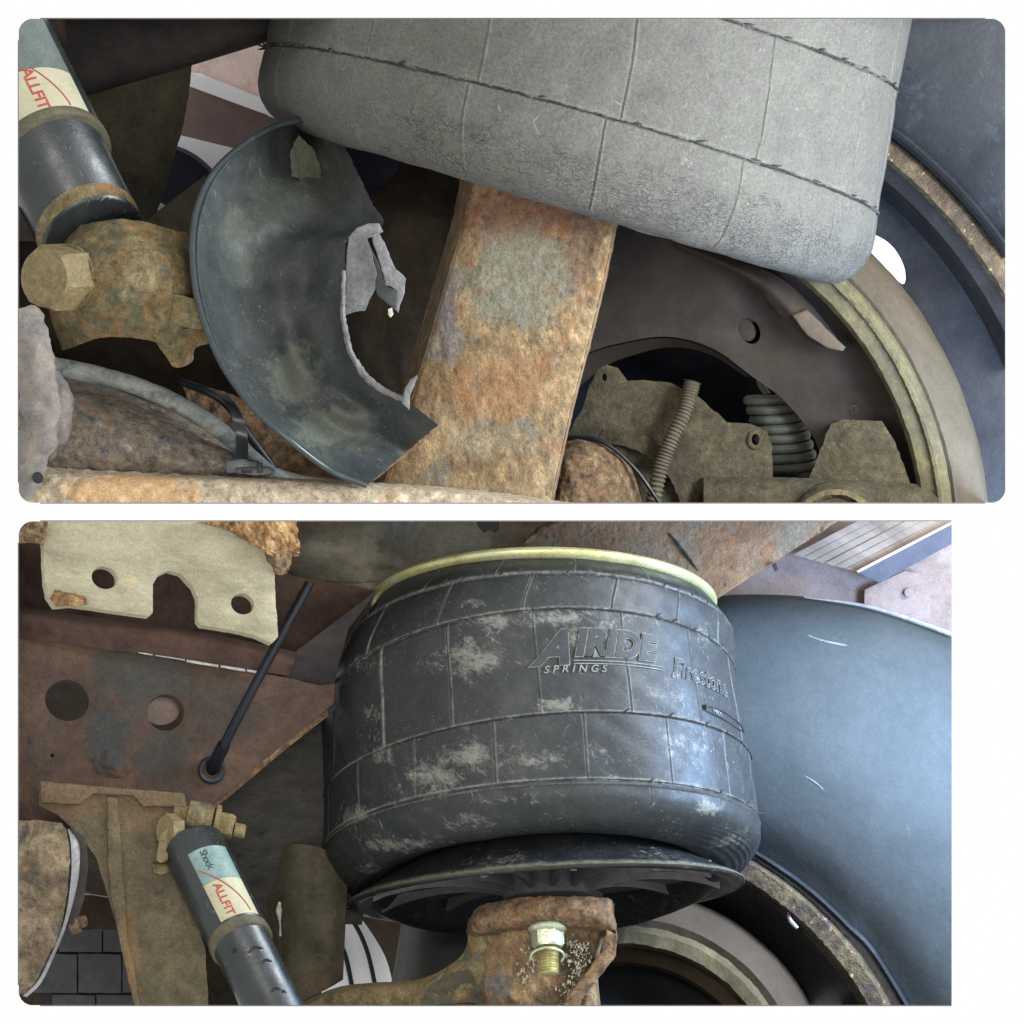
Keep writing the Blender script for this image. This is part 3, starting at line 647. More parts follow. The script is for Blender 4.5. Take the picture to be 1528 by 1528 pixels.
slab('boss', circ(1127,656,12,15,18), 596, 8, 'casting', t, holes=[circ(1127,656,5.5,8,14)], bev=2)
sheet('rib', [[(900,640,600),(960,650,590),(1010,690,588),(1045,745,590)], [(890,660,598),(950,672,586),(995,708,584),(1020,760,586)]], 'casting', t, nu=30, nv=8, thick=14, amp=4, size=20, edge=2)
t = thing('coil_spring', 'teal grey coil spring inside the brake opening', 'spring', (1165,640,720))
hp = []
for i in range(220):
    f = i/219; a = f*2*math.pi*8.2; cx, cy = 1150+34*f, 590+120*f
    hp.append((cx+36*math.cos(a), cy+6*math.sin(a)*.6, 730-34*math.sin(a)))
tube('coil', hp, 7.6, 'spring', t, n=10, k=520)
tube('hook', [(1132,560,730),(1136,575,720),(1146,590,715)], 5, 'spring', t, n=8, k=12)
o = slab('anchor_bracket', [(1240,632),(1256,626),(1316,628),(1336,660),(1375,770),(1180,770),(1206,716)], 600, 60, 'casting', bev=8, amp=2, seed=8); tag(o, 'dark tapering anchor bracket beside the coil spring', 'bracket')
t = thing('axle_hub', 'rough round hub end cut by the bottom edge near the spring', 'hub', (1245,780,540))
torus_arc('hub_body', (1246,800), [(0.5,520),(56,524),(74,536),(82,560),(84,620),(0.5,620)], 0, 360, 'casting', t, n=70, amp=2, size=16)
torus_arc('hub_ring', (1246,800), [(58,521),(62,514),(70,522),(66,530)], 0, 360, 'olive', t, n=90, amp=1.6, size=9)
o = sheet('platform', [[(1050,712,590),(1160,712,585),(1260,716,585),(1400,724,600)], [(1050,735,560),(1160,730,555),(1260,735,555),(1400,745,570)], [(1050,790,560),(1160,790,555),(1260,790,555),(1400,790,570)]], 'casting', nu=40, nv=16, amp=3, size=30); tag(o, 'dark flat casting ledge along the bottom under the coil spring', 'ledge')
t = thing('axle_stub', 'rounded rusty axle stub right of the pedestal foot', 'axle', (880,740,500))
sheet('stub_wall', [[(818,662,560),(860,650,540),(905,662,540),(940,695,550),(962,760,570)], [(815,690,500),(855,682,480),(890,694,484),(918,722,500),(932,765,520)], [(812,760,480),(840,755,460),(860,758,460),(880,762,470),(900,766,490)]], 'rust2', t, nu=60, nv=40, thick=20, amp=4, size=20)
tube('retaining_wire', [(848,652,530),(900,660,524),(948,700,530),(985,752,540)], 3.2, 'black', t, n=8)
t = thing('corrugated_conduit', 'brown ribbed conduit slanting across the brake casting', 'conduit', (975,740,570))
tube('conduit_wall', [(1033,570,580),(1022,612,572),(1000,660,566),(984,705,566),(970,770,570)], [12,11.5,11,11,11], 'ctube', t, n=16, k=190, ridge=(5.2,1.5))

# grey air bag (upper block)
b1 = Bag([(-330,910,-130,457,.09,.271),(-180,883,12,457,.095,.271),(-90,868,104,457,.085,.271),(0,852,194,457,.079,.271),(55,843,247,456,.065,.272),(90,837,280,441,.038,.28),(112,833,299,420,.012,.288),(126,831,308,390,0,.29),(140,830,304,340,0,.29),(165,832,286,250,0,.28),(190,834,260,120,0,.28)], 500)
LOW = [-70,-44.4,-19.4,6.6,34.3,60.5,82]; MID = [-68,-42,-17.8,9.2,37,64.5,84]; TOP = [-52,-26,0,27,54,76]
def H1(ph, v, P):
    d = np.degrees(ph); rag = fnoise(P[...,0], P[...,1], 9, 3); rag2 = fnoise(P[...,0], P[...,1], 40, 4)
    w = 1.0*rag+.8*rag2
    h = np.zeros_like(v)
    for s_ in (0, -180):
        h += (2.2+1.3*rag)*G(v-s_-w*.8, 1.5)-3.6*G(v-s_-2.8-w*.8, 1.3)
    for lst, lo, hi in ((LOW, 4, 118), (MID, -178, -2), (TOP, -330, -182)):
        for a in lst:
            x = np.radians(d-a)*457+ (2.2*np.sin(v/45.0)); m_ = (v > lo) & (v < hi)
            h += m_*(-1.7*G(x, 1.5)+.9*G(x-3.0, 1.6))
    h += 1.2*fnoise(P[...,0], P[...,1], 60, 8)+.25*fnoise(P[...,0], P[...,1], 12, 9)
    h += 3.5*G(v-60, 40)
    return h
def line1(ph, v, P):
    d = np.degrees(ph); l = np.zeros_like(v)
    for lst, lo, hi in ((LOW, 4, 118), (MID, -178, -2), (TOP, -330, -182)):
        for a in lst:
            x = np.radians(d-a)*457+2.2*np.sin(v/45.0); l += ((v > lo) & (v < hi))*.42*G(x-3, 1.8)
    for s_ in (0, -180): l += .35*G(v-s_+3, 2.0)
    return l
t = thing('air_spring', 'worn pale grey ribbed air bag torn loose, with cracks along its bottom', 'air spring', (830,300,500))
v1 = np.concatenate([np.linspace(-330,-240,14), np.linspace(-236,-200,20), np.linspace(-198,12,150), np.linspace(13.5,128,70), np.linspace(132,190,14)])
bel1 = bag_mesh('bellows', b1, phigrid(820, 60), v1, H1, {'line': line1, 'dust': lambda a, v, P: .25*G(v-5, 30)+.12,
    'crack': lambda a, v, P: np.clip((v-20)/55, 0, 1)*np.clip((P[...,0]-480)/160, .35, 1)}, 'bag1', t)
def nibs(bag, seam, angs, parent, m, L0=9, r=1.6):
    for a in angs:
        p = bag.at(np.radians(a), seam, 1); q = bag.at(np.radians(a+L0/6.0+random.uniform(-.3,.5)), seam-random.uniform(1,6), random.uniform(3,8))
        tube('rubber_nib', [tuple(p), tuple((p+q)/2+np.array([0,-.6,0])), tuple(q)], [r*1.4, r, .4], m, parent, n=6, k=6)
nibs(b1, 0, [-86,-52,-34,-6,12,24,36,41,52,66,71,80], bel1, 'flash'); nibs(b1, -180, [26,30,39,48,55,62,70,79], bel1, 'flash')
for (p, q) in (((396,70,505),(381,66,500)), ((396,72,505),(384,74,498)), ((1303,314,480),(1322,315,470)), ((1302,318,480),(1313,321,470)), ((1336,150,480),(1350,162,480)), ((1353,100,500),(1360,106,496))):
    tube('rubber_nib', [p, tuple((np.array(p)+q)/2), q], [2, 1.6, .5], 'flash', bel1, n=6, k=6)
def seam_line(bag, v, a0, a1, m, parent, r=1.3, n=150, off=.4, wob=1.2):
    V = []
    for i in range(n):
        a = math.radians(a0+(a1-a0)*i/(n-1)); p = bag.at(a, v+wob*fbm((i*3.0,0,v), 11), off); V.append(tuple(p))
    R = [max(.3, r*(1+.7*fbm((i*5.0, 3, v), 9))) for i in range(n)]
    tube('seam_flash', V, R, m, parent, n=6, k=n)
seam_line(b1, 1, -90, 88, 'flash', bel1, 1.5); seam_line(b1, -179, -90, 88, 'flash', bel1, 1.6)

# added thin panels block ambient light left, above and below; the right stays open
struct(slab('underbody_blocker_left', [(26.6,60),(27.8,60),(27.8,720),(26.6,720)], 240, 560, 'deep', amp=0, bev=0, step=400))
struct(slab('underbody_blocker_top', [(60,26.6),(1470,26.6),(1470,27.8),(60,27.8)], 240, 560, 'deep', amp=0, bev=0, step=400))
struct(slab('underbody_blocker_bottom', [(60,750.2),(1470,750.2),(1470,751.4),(60,751.4)], 240, 560, 'deep', amp=0, bev=0, step=400))
# ================================================================== LOWER BLOCK
cur = 'B'
struct(slab('underbody_blocker_left', [(26.6,810),(27.8,810),(27.8,1470),(26.6,1470)], 240, 560, 'deep', amp=0, bev=0, step=400))  # thin panels added to keep light out, as in the upper block
struct(slab('underbody_blocker_top', [(60,776.6),(1420,776.6),(1420,777.8),(60,777.8)], 240, 560, 'deep', amp=0, bev=0, step=400))
struct(slab('underbody_blocker_bottom', [(60,1500.2),(1420,1500.2),(1420,1501.4),(60,1501.4)], 240, 560, 'deep', amp=0, bev=0, step=400))
struct(slab('dark_backdrop', [(-10,760),(1440,760),(1440,1520),(-10,1520)], 1500, 30, 'deep', amp=0, bev=0, step=200))  # dark backdrop for the shaded depths of the lower block
# surroundings, top right
o = slab('steel_girder', [(1040,760),(1440,760),(1440,960),(1040,960)], 1200, 24, 'mauve', amp=0); tag(o, 'mauve grey steel girder above the blue lit tyre', 'girder')
t = thing('timber_ceiling', 'pale timber boards slanting across the top right corner', 'ceiling', (1300,830,1100))
e = np.array([.889,-.457])
for i in range(6):
    a = np.array([1182,828])+np.array([16,4.17])*i; b_ = a+np.array([15.0,3.9])
    slab('plank', [tuple(a), tuple(b_), tuple(b_+e*260), tuple(a+e*260)], 1130+2*(i % 3), 18, 'wood', t, amp=.4, bev=1.2, step=30, seed=i)
o = slab('blue_rail', [(1279,854),(1440,771),(1440,801),(1312,870)], 1120, 30, 'bluest', amp=0); tag(o, 'blue grey rail edging the timber boards', 'rail')
o = slab('pale_rail', [(1277,852),(1440,768),(1440,772),(1281,855)], 1112, 30, 'pinkb', amp=0, bev=1); tag(o, 'thin pale rail between timber boards and blue rail', 'rail')
t = thing('joist_bracket', 'mauve rounded bracket plate with one bolt at the right edge', 'bracket', (1370,900,1150))
slab('plate', [(1290,880),(1350,852),(1372,856),(1385,880),(1392,960),(1290,960)], 1170, 14, 'mauve', t, bev=5, amp=0)
slab('bolt', circ(1356,884,7,7,10), 1158, 12, 'mauve', t, bev=2, amp=0)
# white vehicle seen low down between hanger and tank
t = thing('white_panel', 'white curved panel with two black lines seen low between hanger and tank', 'panel', (545,1470,1100))
slab('panel_sheet', [tuple(p) for p in cr([(500,1335),(520,1348),(540,1372),(562,1404),(578,1436),(588,1480),(592,1520)], 20)]+[(480,1520),(480,1335)], 1120, 12, 'whitew', t, amp=0, bev=2)
tube('black_line', [(506,1350,1110),(530,1380,1110),(548,1420,1110),(562,1480,1110)], 3.4, 'black', t, n=8, k=24)
tube('black_line', [(500,1395,1110),(515,1425,1110),(527,1480,1110)], 3.6, 'black', t, n=8, k=16)
o = slab('pink_strip', [(505,1322),(520,1326),(527,1340),(505,1340)], 1090, 10, 'pinkb', amp=0); tag(o, 'small pink strip above the white curved panel', 'strip')
t = thing('air_tank', 'smooth grey air tank behind the rusty pedestal', 'tank', (650,1490,780))
sheet('tank_shell', [[(606,1330,860),(640,1330,800),(690,1330,780),(760,1330,800)], [(592,1420,860),(630,1420,800),(690,1420,780),(760,1420,800)], [(574,1520,860),(620,1520,800),(690,1520,780),(760,1520,800)]], 'tank', t, nu=30, nv=20)
# concrete block wall
t = thing('block_wall', 'grey concrete block wall low at the left behind the hanger', 'wall', (150,1500,1000))
slab('mortar', [(60,1360),(260,1360),(260,1510),(60,1510)], 1018, 20, 'mortar', t, amp=0, bev=0)
for r_ in range(3):
    y0 = 1362+61*r_
    for c_ in range(4):
        x0 = 56+66*c_+(0 if r_ % 2 else -1)+ (33 if r_ % 2 == 0 else 0)-5*r_
        slab('concrete_block', [(x0,y0),(x0+64,y0+1),(x0+64,y0+59),(x0,y0+58)], 1010, 24, 'block', t, amp=.5, bev=1.5, seed=r_*5+c_, step=16)
o = slab('rear_beam', [(60,1330),(240,1340),(240,1392),(60,1385)], 900, 40, 'web', amp=1.5); tag(o, 'brown beam just above the concrete block wall', 'beam')
o = sheet('far_bracket', [[(100,1290,800),(140,1300,790),(190,1310,800)], [(110,1325,790),(135,1332,780),(190,1340,790)], [(110,1337,800),(140,1336,800),(190,1345,800)]], 'mauve', nu=24, nv=10, amp=3, size=12); tag(o, 'mauve torn bracket lit between the pad and the hanger', 'bracket')

# frame web and plates
t = thing('frame_rail', 'brown grimy frame rail with two round holes at the left', 'frame rail', (240,1190,280))
slab('upper_web', [(10,800),(130,806),(560,880),(500,985),(420,985),(300,960),(10,920)], 400, 20, 'web2', t, amp=1, tilt=(0,0))
sheet('ledge', [[(10,902,300),(150,922,290),(300,943,290),(440,972,300)], [(10,915,268),(150,936,262),(300,955,262),(440,985,270)], [(10,950,280),(150,968,270),(300,990,270),(430,1008,280)]], 'web2', t, nu=80, nv=14, thick=16, amp=2, size=24)
slab('lower_web', [(10,946),(160,969),(300,991),(400,1005),(476,1022),(500,1020),(498,1050),(430,1106),(315,1202),(275,1240),(10,1228)], 282, 14, 'web', t, holes=[circ(100,1045,33,30,32,20), circ(247,1063,27,27,30), circ(78,1127,3,3,8)], amp=.6, bev=1.5, lean=(-3, 4))
slab('hole_disc', circ(240,1056,29,26,26), 330, 10, 'mauve', t, amp=1, bev=2)
sheet('boss', [[(142,1122,284),(168,1118,280),(196,1124,284)], [(140,1140,280),(168,1140,274),(200,1142,282)], [(146,1158,284),(170,1160,280),(198,1160,284)]], 'web', t, nu=20, nv=14, thick=4, amp=3, size=12)
for x0, x1 in ((206,228),(232,276),(278,326),(329,366),(368,397)):  # pale strips standing in for daylight through a slit
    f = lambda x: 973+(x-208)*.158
    slab('daylight_slit', [(x0,f(x0)),(x1,f(x1)),(x1,f(x1)+(4.5 if x0 > 270 else 2.2)),(x0,f(x0)+(4 if x0 > 270 else 2))], 266, 6, 'silver', t, amp=.4, bev=.5, step=6, seed=x0)
o = slab('dark_gusset', [(396,1004),(425,985),(565,878),(520,940),(500,1010),(500,1060),(474,1072),(476,1022)], 300, 24, 'darkst', amp=.5); tag(o, 'dark triangular gusset left of the black air bag', 'gusset')
t = thing('crossmember', 'slate grey crossmember panel with rusty diagonal lip', 'crossmember', (400,1490,440))
sheet('panel', [[(300,1205,400),(390,1130,400),(470,1060,410),(560,1000,430)], [(290,1300,430),(390,1270,420),(480,1240,420),(560,1230,430)], [(280,1400,470),(390,1390,470),(500,1380,470),(540,1380,480)]], 'slate', t, nu=60, nv=40, thick=20, amp=3, size=80)
sheet('lip', [[(488,1056,290),(430,1102,285),(370,1152,285),(308,1204,290)], [(490,1068,280),(434,1112,276),(374,1162,276),(314,1212,280)]], 'rust2', t, nu=60, nv=6, thick=8, amp=1.5, size=14)
t = thing('rear_hanger', 'dark greenish hanger post left of the black air bag', 'hanger', (480,1490,380))
sheet('post', [[(300,1290,520),(380,1280,470),(440,1260,400),(490,1270,395),(520,1300,420)], [(300,1380,520),(380,1370,470),(440,1360,395),(490,1360,390),(516,1370,420)], [(300,1510,520),(380,1505,470),(430,1500,395),(480,1480,390),(512,1462,420)]], 'olived', t, nu=50, nv=40, thick=20, amp=2, size=60)
# frame beam above the bag
t = thing('frame_beam', 'grey olive frame beam across the top with a dark drain hole', 'beam', (620,880,440))
slab('beam_face', [(372,760),(900,760),(900,880),(620,892),(560,890),(480,888),(440,868),(395,850)], 440, 40, 'frame', t, holes=[[(708,766),(744,766),(745,790),(738,796),(731,790),(722,796),(712,784)]], amp=1.5, bev=6, seed=2, seg=4)
sheet('beam_bulge', [[(400,770,440),(440,770,400),(520,765,400),(640,765,440)], [(405,815,430),(450,820,380),(520,815,385),(620,812,438)], [(420,852,440),(470,865,425),(540,868,430),(600,862,442)]], 'frame', t, nu=60, nv=30, thick=6, amp=3, size=40)
sheet('rusty_edge', [[(425,868,420),(480,874,410),(540,884,415),(590,884,420)], [(420,882,410),(480,890,404),(535,898,408),(580,896,415)]], 'rust2', t, nu=40, nv=8, thick=14, amp=3, size=14, edge=2)
t = thing('mounting_plate', 'brown rust stained plate on top of the black air bag', 'plate', (1000,880,440))
slab('plate_face', [(772,818),(800,792),(868,766),(1290,752),(1066,896),(1040,925),(780,925)], 430, 22, 'mplate', t, amp=1, bev=3, seed=3)
tube('seam_crack', [(998,796,430),(1010,810,428),(1024,828,428),(1042,852,430)], [1,2.2,2.4,.8], 'flash', t, n=6, k=20, amp=1, size=6)
tube('weld_bead', [(782,812,428),(806,792,426),(840,776,426),(880,762,426)], 5, 'rust2', t, n=10, k=40, amp=2, size=8)
slab('clip', [(1152,842),(1158,840),(1162,850),(1156,853)], 424, 10, 'darkst', t, amp=0, bev=1)

# cream bracket tab
t = thing('bracket_tab', 'bare cream steel tab with two holes and a U notch', 'bracket', (240,930,60))
slab('tab_plate', [(64,760),(65,824),(67,869),(71,890),(82,905),(110,903),(140,907),(164,911),(200,916),(222,919),(228,914),(228,872),(235,859),(252,851),(270,856),(288,875),(294,890),(295,926),(300,933),(351,941),(381,948),(405,959),(415,950),(414,926),(411,890),(410,851),(405,830),(381,806),(381,760)], 60, 12, 'tab', t, holes=[circ(156,862,19.5,16.5,28,20), circ(362,901,17.5,15.5,26,20)], amp=.9, bev=1.6, step=6, seg=2, lean=(-4, 4.5))
sheet('weld', [[(262,756,50),(320,756,46),(380,756,46),(440,762,60)], [(268,770,54),(322,782,46),(392,800,40),(448,812,62)], [(290,775,58),(345,794,52),(400,826,46),(446,832,80)]], 'weld', t, nu=70, nv=30, thick=14, amp=7, size=13, edge=4)
slab('rust_scab', [(82,880),(100,884),(128,890),(130,902),(108,904),(84,905),(74,893)], 57, 5, 'weld', t, amp=1.5, bev=1.5, step=5)
sheet('left_weld', [[(16,770,60),(46,768,50),(72,768,56)], [(20,792,56),(44,792,44),(70,792,54)], [(18,812,64),(44,810,56),(68,814,60)]], 'rust2', t, nu=34, nv=24, thick=12, amp=6, size=12)
sheet('weld_toe', [[(392,812,60),(412,812,54),(436,822,70)], [(396,830,58),(414,838,52),(434,842,72)], [(404,852,64),(416,858,58),(428,856,74)]], 'rust2', t, nu=26, nv=26, thick=12, amp=5, size=9)

# black rod
t = thing('air_line', 'black air line running down from the frame to a rubber grommet', 'air line', (316,1148,230))
tube('line_wall', [(462,870,225),(420,948,215),(370,1042,220),(328,1124,248),(316,1149,300)], 7.2, 'black', t, n=14, k=40)
rings('grommet', [((316,1149,283),21),((316,1149,276),21),((316,1149,272),18),((316,1149,274),13),((316,1149,284),12)], (1,0,0), (0,-1,0), 'strap', t, n=40)
tube('collar', [(334,1112,240),(322,1136,262),(316,1150,290)], 10.0, 'black', t, n=14, k=8)

# hanger
t = thing('shock_hanger', 'tall olive brown hanger bracket curving down at left', 'hanger', (250,1495,200))
slab('hanger_plate', [(59,1166),(275,1184),(280,1210),(284,1290),(288,1359),(306,1412),(312,1520),(212,1520),(193,1438),(177,1392),(160,1333),(144,1281),(118,1245),(85,1215),(59,1202)], 205, 26, 'hangerm', t, amp=1, bev=5, seed=7, seg=3, step=7)
slab('head_plate', [(60,1166),(274,1184),(277,1204),(214,1204),(200,1188),(140,1184),(120,1200),(62,1198)], 196, 12, 'hangerm', t, amp=1.2, bev=3, seed=3)
slab('flange_rib', [(160,1188),(175,1190),(183,1290),(190,1400),(200,1440),(212,1520),(205,1520),(186,1440),(164,1330),(160,1260)], 199, 8, 'hangerm', t, amp=1, bev=2.5)
o = slab('underside_plate', [(10,1196),(120,1200),(170,1240),(170,1262),(130,1240),(10,1228)], 268, 14, 'web2', amp=1); tag(o, 'brown underside strip between frame rail and round pad', 'plate')
# round pad
t = thing('spring_pad', 'round rust mottled pad cut off by the left edge', 'pad', (30,1486,160))
slab('pad_face', [(0,1224),(60,1224),(92,1228),(100,1240),(104,1275),(101,1330),(94,1372),(82,1410),(66,1440),(52,1466),(40,1482),(0,1486)], 150, 50, 'padm', t, amp=2, bev=8, seg=4, seed=4)
sheet('bright_rim', [[(104,1238,170),(118,1262,170),(117,1310,170),(102,1372,168),(84,1420,166),(62,1466,164),(40,1488,164)], [(101,1236,158),(106,1262,156),(106,1310,156),(97,1370,156),(80,1416,156),(58,1462,156),(34,1486,156)]], 'silver', t, nu=60, nv=5, thick=8, amp=1, size=20)
slab('dark_gap_strip', [(104,1232),(128,1250),(132,1290),(126,1340),(112,1380),(100,1380),(116,1300)], 200, 30, 'darkst', t, amp=.5)  # dark strip standing in for the shaded gap beside the pad
t = thing('pad_bolt', 'small rusty hex bolt sticking out beside the round pad', 'bolt', (112,1376,210))
hexbolt('bolt_head', (104,1380,215), (.96,-.2,-.2), 15, 15, 'rust2', t)
rings('thread', [((114,1378,213),9),((127,1374,210),9),((129,1373,210),7)], (.2,.96,0), (.2,0,-.97), 'rust2', t, n=20)

# lower shock absorber
tB, sfB = shockset((430,1549), 44, 47, -155, -317, .6, 190, 'slim black shock absorber with a teal and cream label', (400,1490,190), tcap=1)
lbT = wrap_patch('teal_label', sfB, -16, 62, -292+8, -232, 'teal', tB)
lbB = wrap_patch('label', sfB, -16, 62, -231.5, -172, 'cream', tB)
axis_text('ALLFIT', 17.5, sfB, 8, -226, 'red', lbB, 47, bold=.3, space=1.0)
axis_text('Shock', 15, sfB, 12, -280, 'inkt', lbT, 47, bold=.1, space=.82)
tube('printed_arc', [tuple(sfB(math.radians(-12+58*math.sin(i/20*1.5)), -256+i*4.0, 1.3)) for i in range(21)], .8, 'red', lbB, n=6)
for (q, th, L_) in ((-118, 20, 26), (-96, 30, 20), (-128, -18, 10), (-50, 20, 18), (-44, 34, 8)):
    Vn = np.array([-ax[0]*.6, -ax[1]*.6, -.85]); pts = []
    for i in range(8):
        a = math.radians(th-L_+2*L_*i/7); r = 41.6
        pts.append(tuple(np.array([430+ax[0]*(q+2*math.sin(i*1.3)), 1549+ax[1]*(q+2*math.sin(i*1.3)), 190])+r*(math.sin(a)*U+math.cos(a)*Vn)))
    tube('grease_smear', pts, [.6, 2.8, 3.6, 3.0, .8], 'black', tB, n=6, k=16)
t = thing('shock_bolt', 'rusty mounting bolt with washers through the top of the slim shock absorber', 'bolt', (300,1228,210))
hexbolt('bolt_head', (262,1240,185), (-.8,-.05,-.6), 26, 20, 'bolt', t, spin=8)
slab('lock_tab', [(238,1246),(258,1226),(260,1250),(250,1284),(240,1288),(233,1284),(236,1262)], 168, 12, 'bolt', t, amp=1.2, bev=3)
A1 = lambda s_: (258+s_*.97, 1214+s_*.2, 215)
rings('bushing', [(A1(0),24),(A1(8),26),(A1(10),21),(A1(20),21),(A1(22),25),(A1(40),26),(A1(60),24),(A1(62),18)], (-.2,.97,0), (0,0,-1), 'olive', t, amp=1.5, size=12)
rings('washer', [(A1(62),20),(A1(64),27),(A1(70),27),(A1(72),20)], (-.2,.97,0), (0,0,-1), 'bolt', t)
hexbolt('nut', (A1(72)[0],1230,214), (.97,.2,-.1), 19, 22, 'bolt', t, spin=10)
rings('thread', [((350,1238,212),11),((364,1241,212),11),((366,1242,212),8)], (-.2,.97,0), (0,0,-1), 'bolt', t, n=24)
slab('weld_patch', [(226,1290),(262,1288),(258,1300),(240,1306),(228,1302)], 198, 8, 'olive', t, amp=2, bev=3)
t = thing('pale_clip', 'small pale metal clip hanging right of the slim shock absorber', 'clip', (418,1390,360))
tube('clip_blade', [(417,1346,360),(416,1358,358),(417,1372,360)], [2,4.6,2.4], 'white', t, n=10, k=14, amp=.6, size=5)
tube('clip_stem', [(417,1372,360),(418,1385,360),(418,1397,360)], [1.8,1.8,2.2], 'silver', t, n=8, k=10)

# wheel, lower block
t = thing('tyre_wheel', 'wheel with huge blue lit tyre sidewall and rust flaked rim edge', 'wheel', (850,1750,760))
ot = [(1030,906),(1064,892),(1110,887),(1200,890),(1290,903),(1370,927),(1460,962),(1640,1040)]
it = [(1000,1222),(1060,1245),(1110,1272),(1160,1304),(1210,1342),(1262,1392),(1310,1448),(1420,1640)]
def trow(f, d): return [(a[0]+(b[0]-a[0])*f, a[1]+(b[1]-a[1])*f, d) for a, b in zip(ot, it)]
sheet('tyre', [trow(0,880), trow(.02,800), trow(.10,740), trow(.3,690), trow(.55,665), trow(.8,690), trow(.95,735), trow(1,750)], 'tyre2', t, nu=110, nv=70, thick=60, amp=2, size=160)
sheet('sidewall_ring', [trow(.965,718), trow(.98,712), trow(.992,726)], 'tyre1', t, nu=100, nv=8, thick=10)
tube('lit_tread_edge', [(x, y+1, 800) for x, y in ot[3:]], [1,2.5,3.5,4,4,4], 'silver', t, n=8, k=50)  # pale tube paints the light along the tread edge
for pts in ([(1223,1128),(1236,1098),(1258,1062),(1286,1022)], [(1185,1148),(1222,1172),(1252,1205),(1262,1228),(1250,1252),(1218,1270)], [(1345,1488),(1368,1455),(1395,1425),(1440,1390)], [(1150,915),(1210,950),(1280,968),(1340,990)]):
    def dep(x, y):
        # depth of the sidewall under a point
        best = 700; bd_ = 1e9
        for f in np.linspace(0,1,21):
            for a, b in zip(ot, it):
                dd = (a[0]+(b[0]-a[0])*f-x)**2+(a[1]+(b[1]-a[1])*f-y)**2
                if dd < bd_: bd_ = dd; best = f
        return float(np.interp(best, [0,.02,.1,.3,.55,.8,.95,1], [880,800,740,690,665,690,735,750]))
    tube('mould_line', [(x, y, dep(x, y)-1) for x, y in pts], [.8,1.8,1.8,.8], 'hose', t, n=6, k=40)
rc2 = (850, 1750)
torus_arc('rim_flange', rc2, [(505,745),(511,722),(534,716),(543,728),(543,800),(505,800)], 10, 75, 'rimrust', t, n=240, amp=1.6, size=9)
torus_arc('rim_barrel', rc2, [(250,900),(440,860),(500,760),(508,760),(508,920),(250,920)], 5, 110, 'barrel', t, n=120)
t = thing('wheel_weight', 'small pale balance weight clipped inside the rusty rim', 'wheel weight', (1196,1365,740))
tube('weight', [(1176,1362,735),(1180,1374,730),(1190,1385,730)], [2.4,3.8,3], 'silver', t, n=8, k=14)
dc2 = (930, 1640)
t = thing('drum', 'brown brake drum arcs at the bottom right of the pedestal', 'brake drum', (1000,1490,700))
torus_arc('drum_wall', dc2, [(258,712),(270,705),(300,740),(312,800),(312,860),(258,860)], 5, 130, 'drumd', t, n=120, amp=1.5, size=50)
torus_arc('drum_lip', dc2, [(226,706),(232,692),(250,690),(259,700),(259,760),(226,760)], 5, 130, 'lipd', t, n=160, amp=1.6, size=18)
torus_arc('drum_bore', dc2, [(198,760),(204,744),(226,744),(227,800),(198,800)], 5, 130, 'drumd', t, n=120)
torus_arc('drum_floor', dc2, [(1,800),(199,800),(199,820),(1,820)], 0, 180, 'bore', t, n=60)

# rusty pedestal, lower block
t = thing('air_spring_pedestal', 'orange rusted cast pedestal under the black air bag', 'pedestal', (810,1495,260))
sheet('cap', [[(700,1372,360),(716,1352,275),(768,1341,240),(830,1337,228),(905,1340,240),(915,1348,300)], [(697,1384,360),(708,1372,262),(765,1362,226),(830,1358,214),(906,1360,226),(917,1366,300)], [(696,1396,370),(706,1392,272),(765,1384,238),(830,1381,226),(910,1384,236),(921,1392,300)], [(700,1406,380),(712,1400,300),(770,1390,262),(830,1386,256),(905,1390,262),(920,1400,310)]], 'rust2', t, nu=110, nv=50, thick=120, amp=4, size=22, edge=2)
sheet('column', [[(712,1386,360),(722,1388,290),(770,1384,256),(840,1384,252),(896,1388,262),(906,1392,330)], [(716,1440,360),(722,1440,285),(775,1440,262),(840,1440,262),(885,1440,265),(892,1440,330)], [(720,1520,360),(723,1520,280),(775,1520,258),(840,1520,262),(890,1520,262),(898,1520,330)]], 'rust', t, nu=110, nv=70, thick=60, amp=5, size=26)
slab('gusset', [(904,1386),(922,1396),(919,1426),(900,1452),(872,1486),(858,1520),(832,1520),(846,1486),(874,1452),(898,1420)], 236, 30, 'rust2', t, amp=2, bev=5, seed=2, seg=3)
sheet('arm', [[(440,1502,360),(500,1474,345),(560,1466,335),(610,1464,325),(650,1452,312),(690,1424,300),(704,1380,300),(722,1376,300)], [(440,1510,340),(500,1490,320),(560,1480,310),(610,1476,300),(655,1470,292),(700,1440,284),(716,1400,282),(730,1390,285)], [(440,1530,340),(500,1530,320),(560,1530,310),(610,1530,300),(655,1530,296),(700,1530,290),(716,1530,286),(730,1530,286)]], 'olive', t, nu=110, nv=40, thick=50, amp=4, size=24)
sheet('arm_hollow', [[(640,1472,290),(672,1452,282),(700,1450,279),(716,1476,279)], [(630,1490,292),(672,1486,290),(700,1484,288),(716,1492,280)], [(630,1500,292),(672,1498,284),(700,1496,280),(716,1500,279)]], 'olived', t, nu=30, nv=14, thick=6, amp=2, size=14)
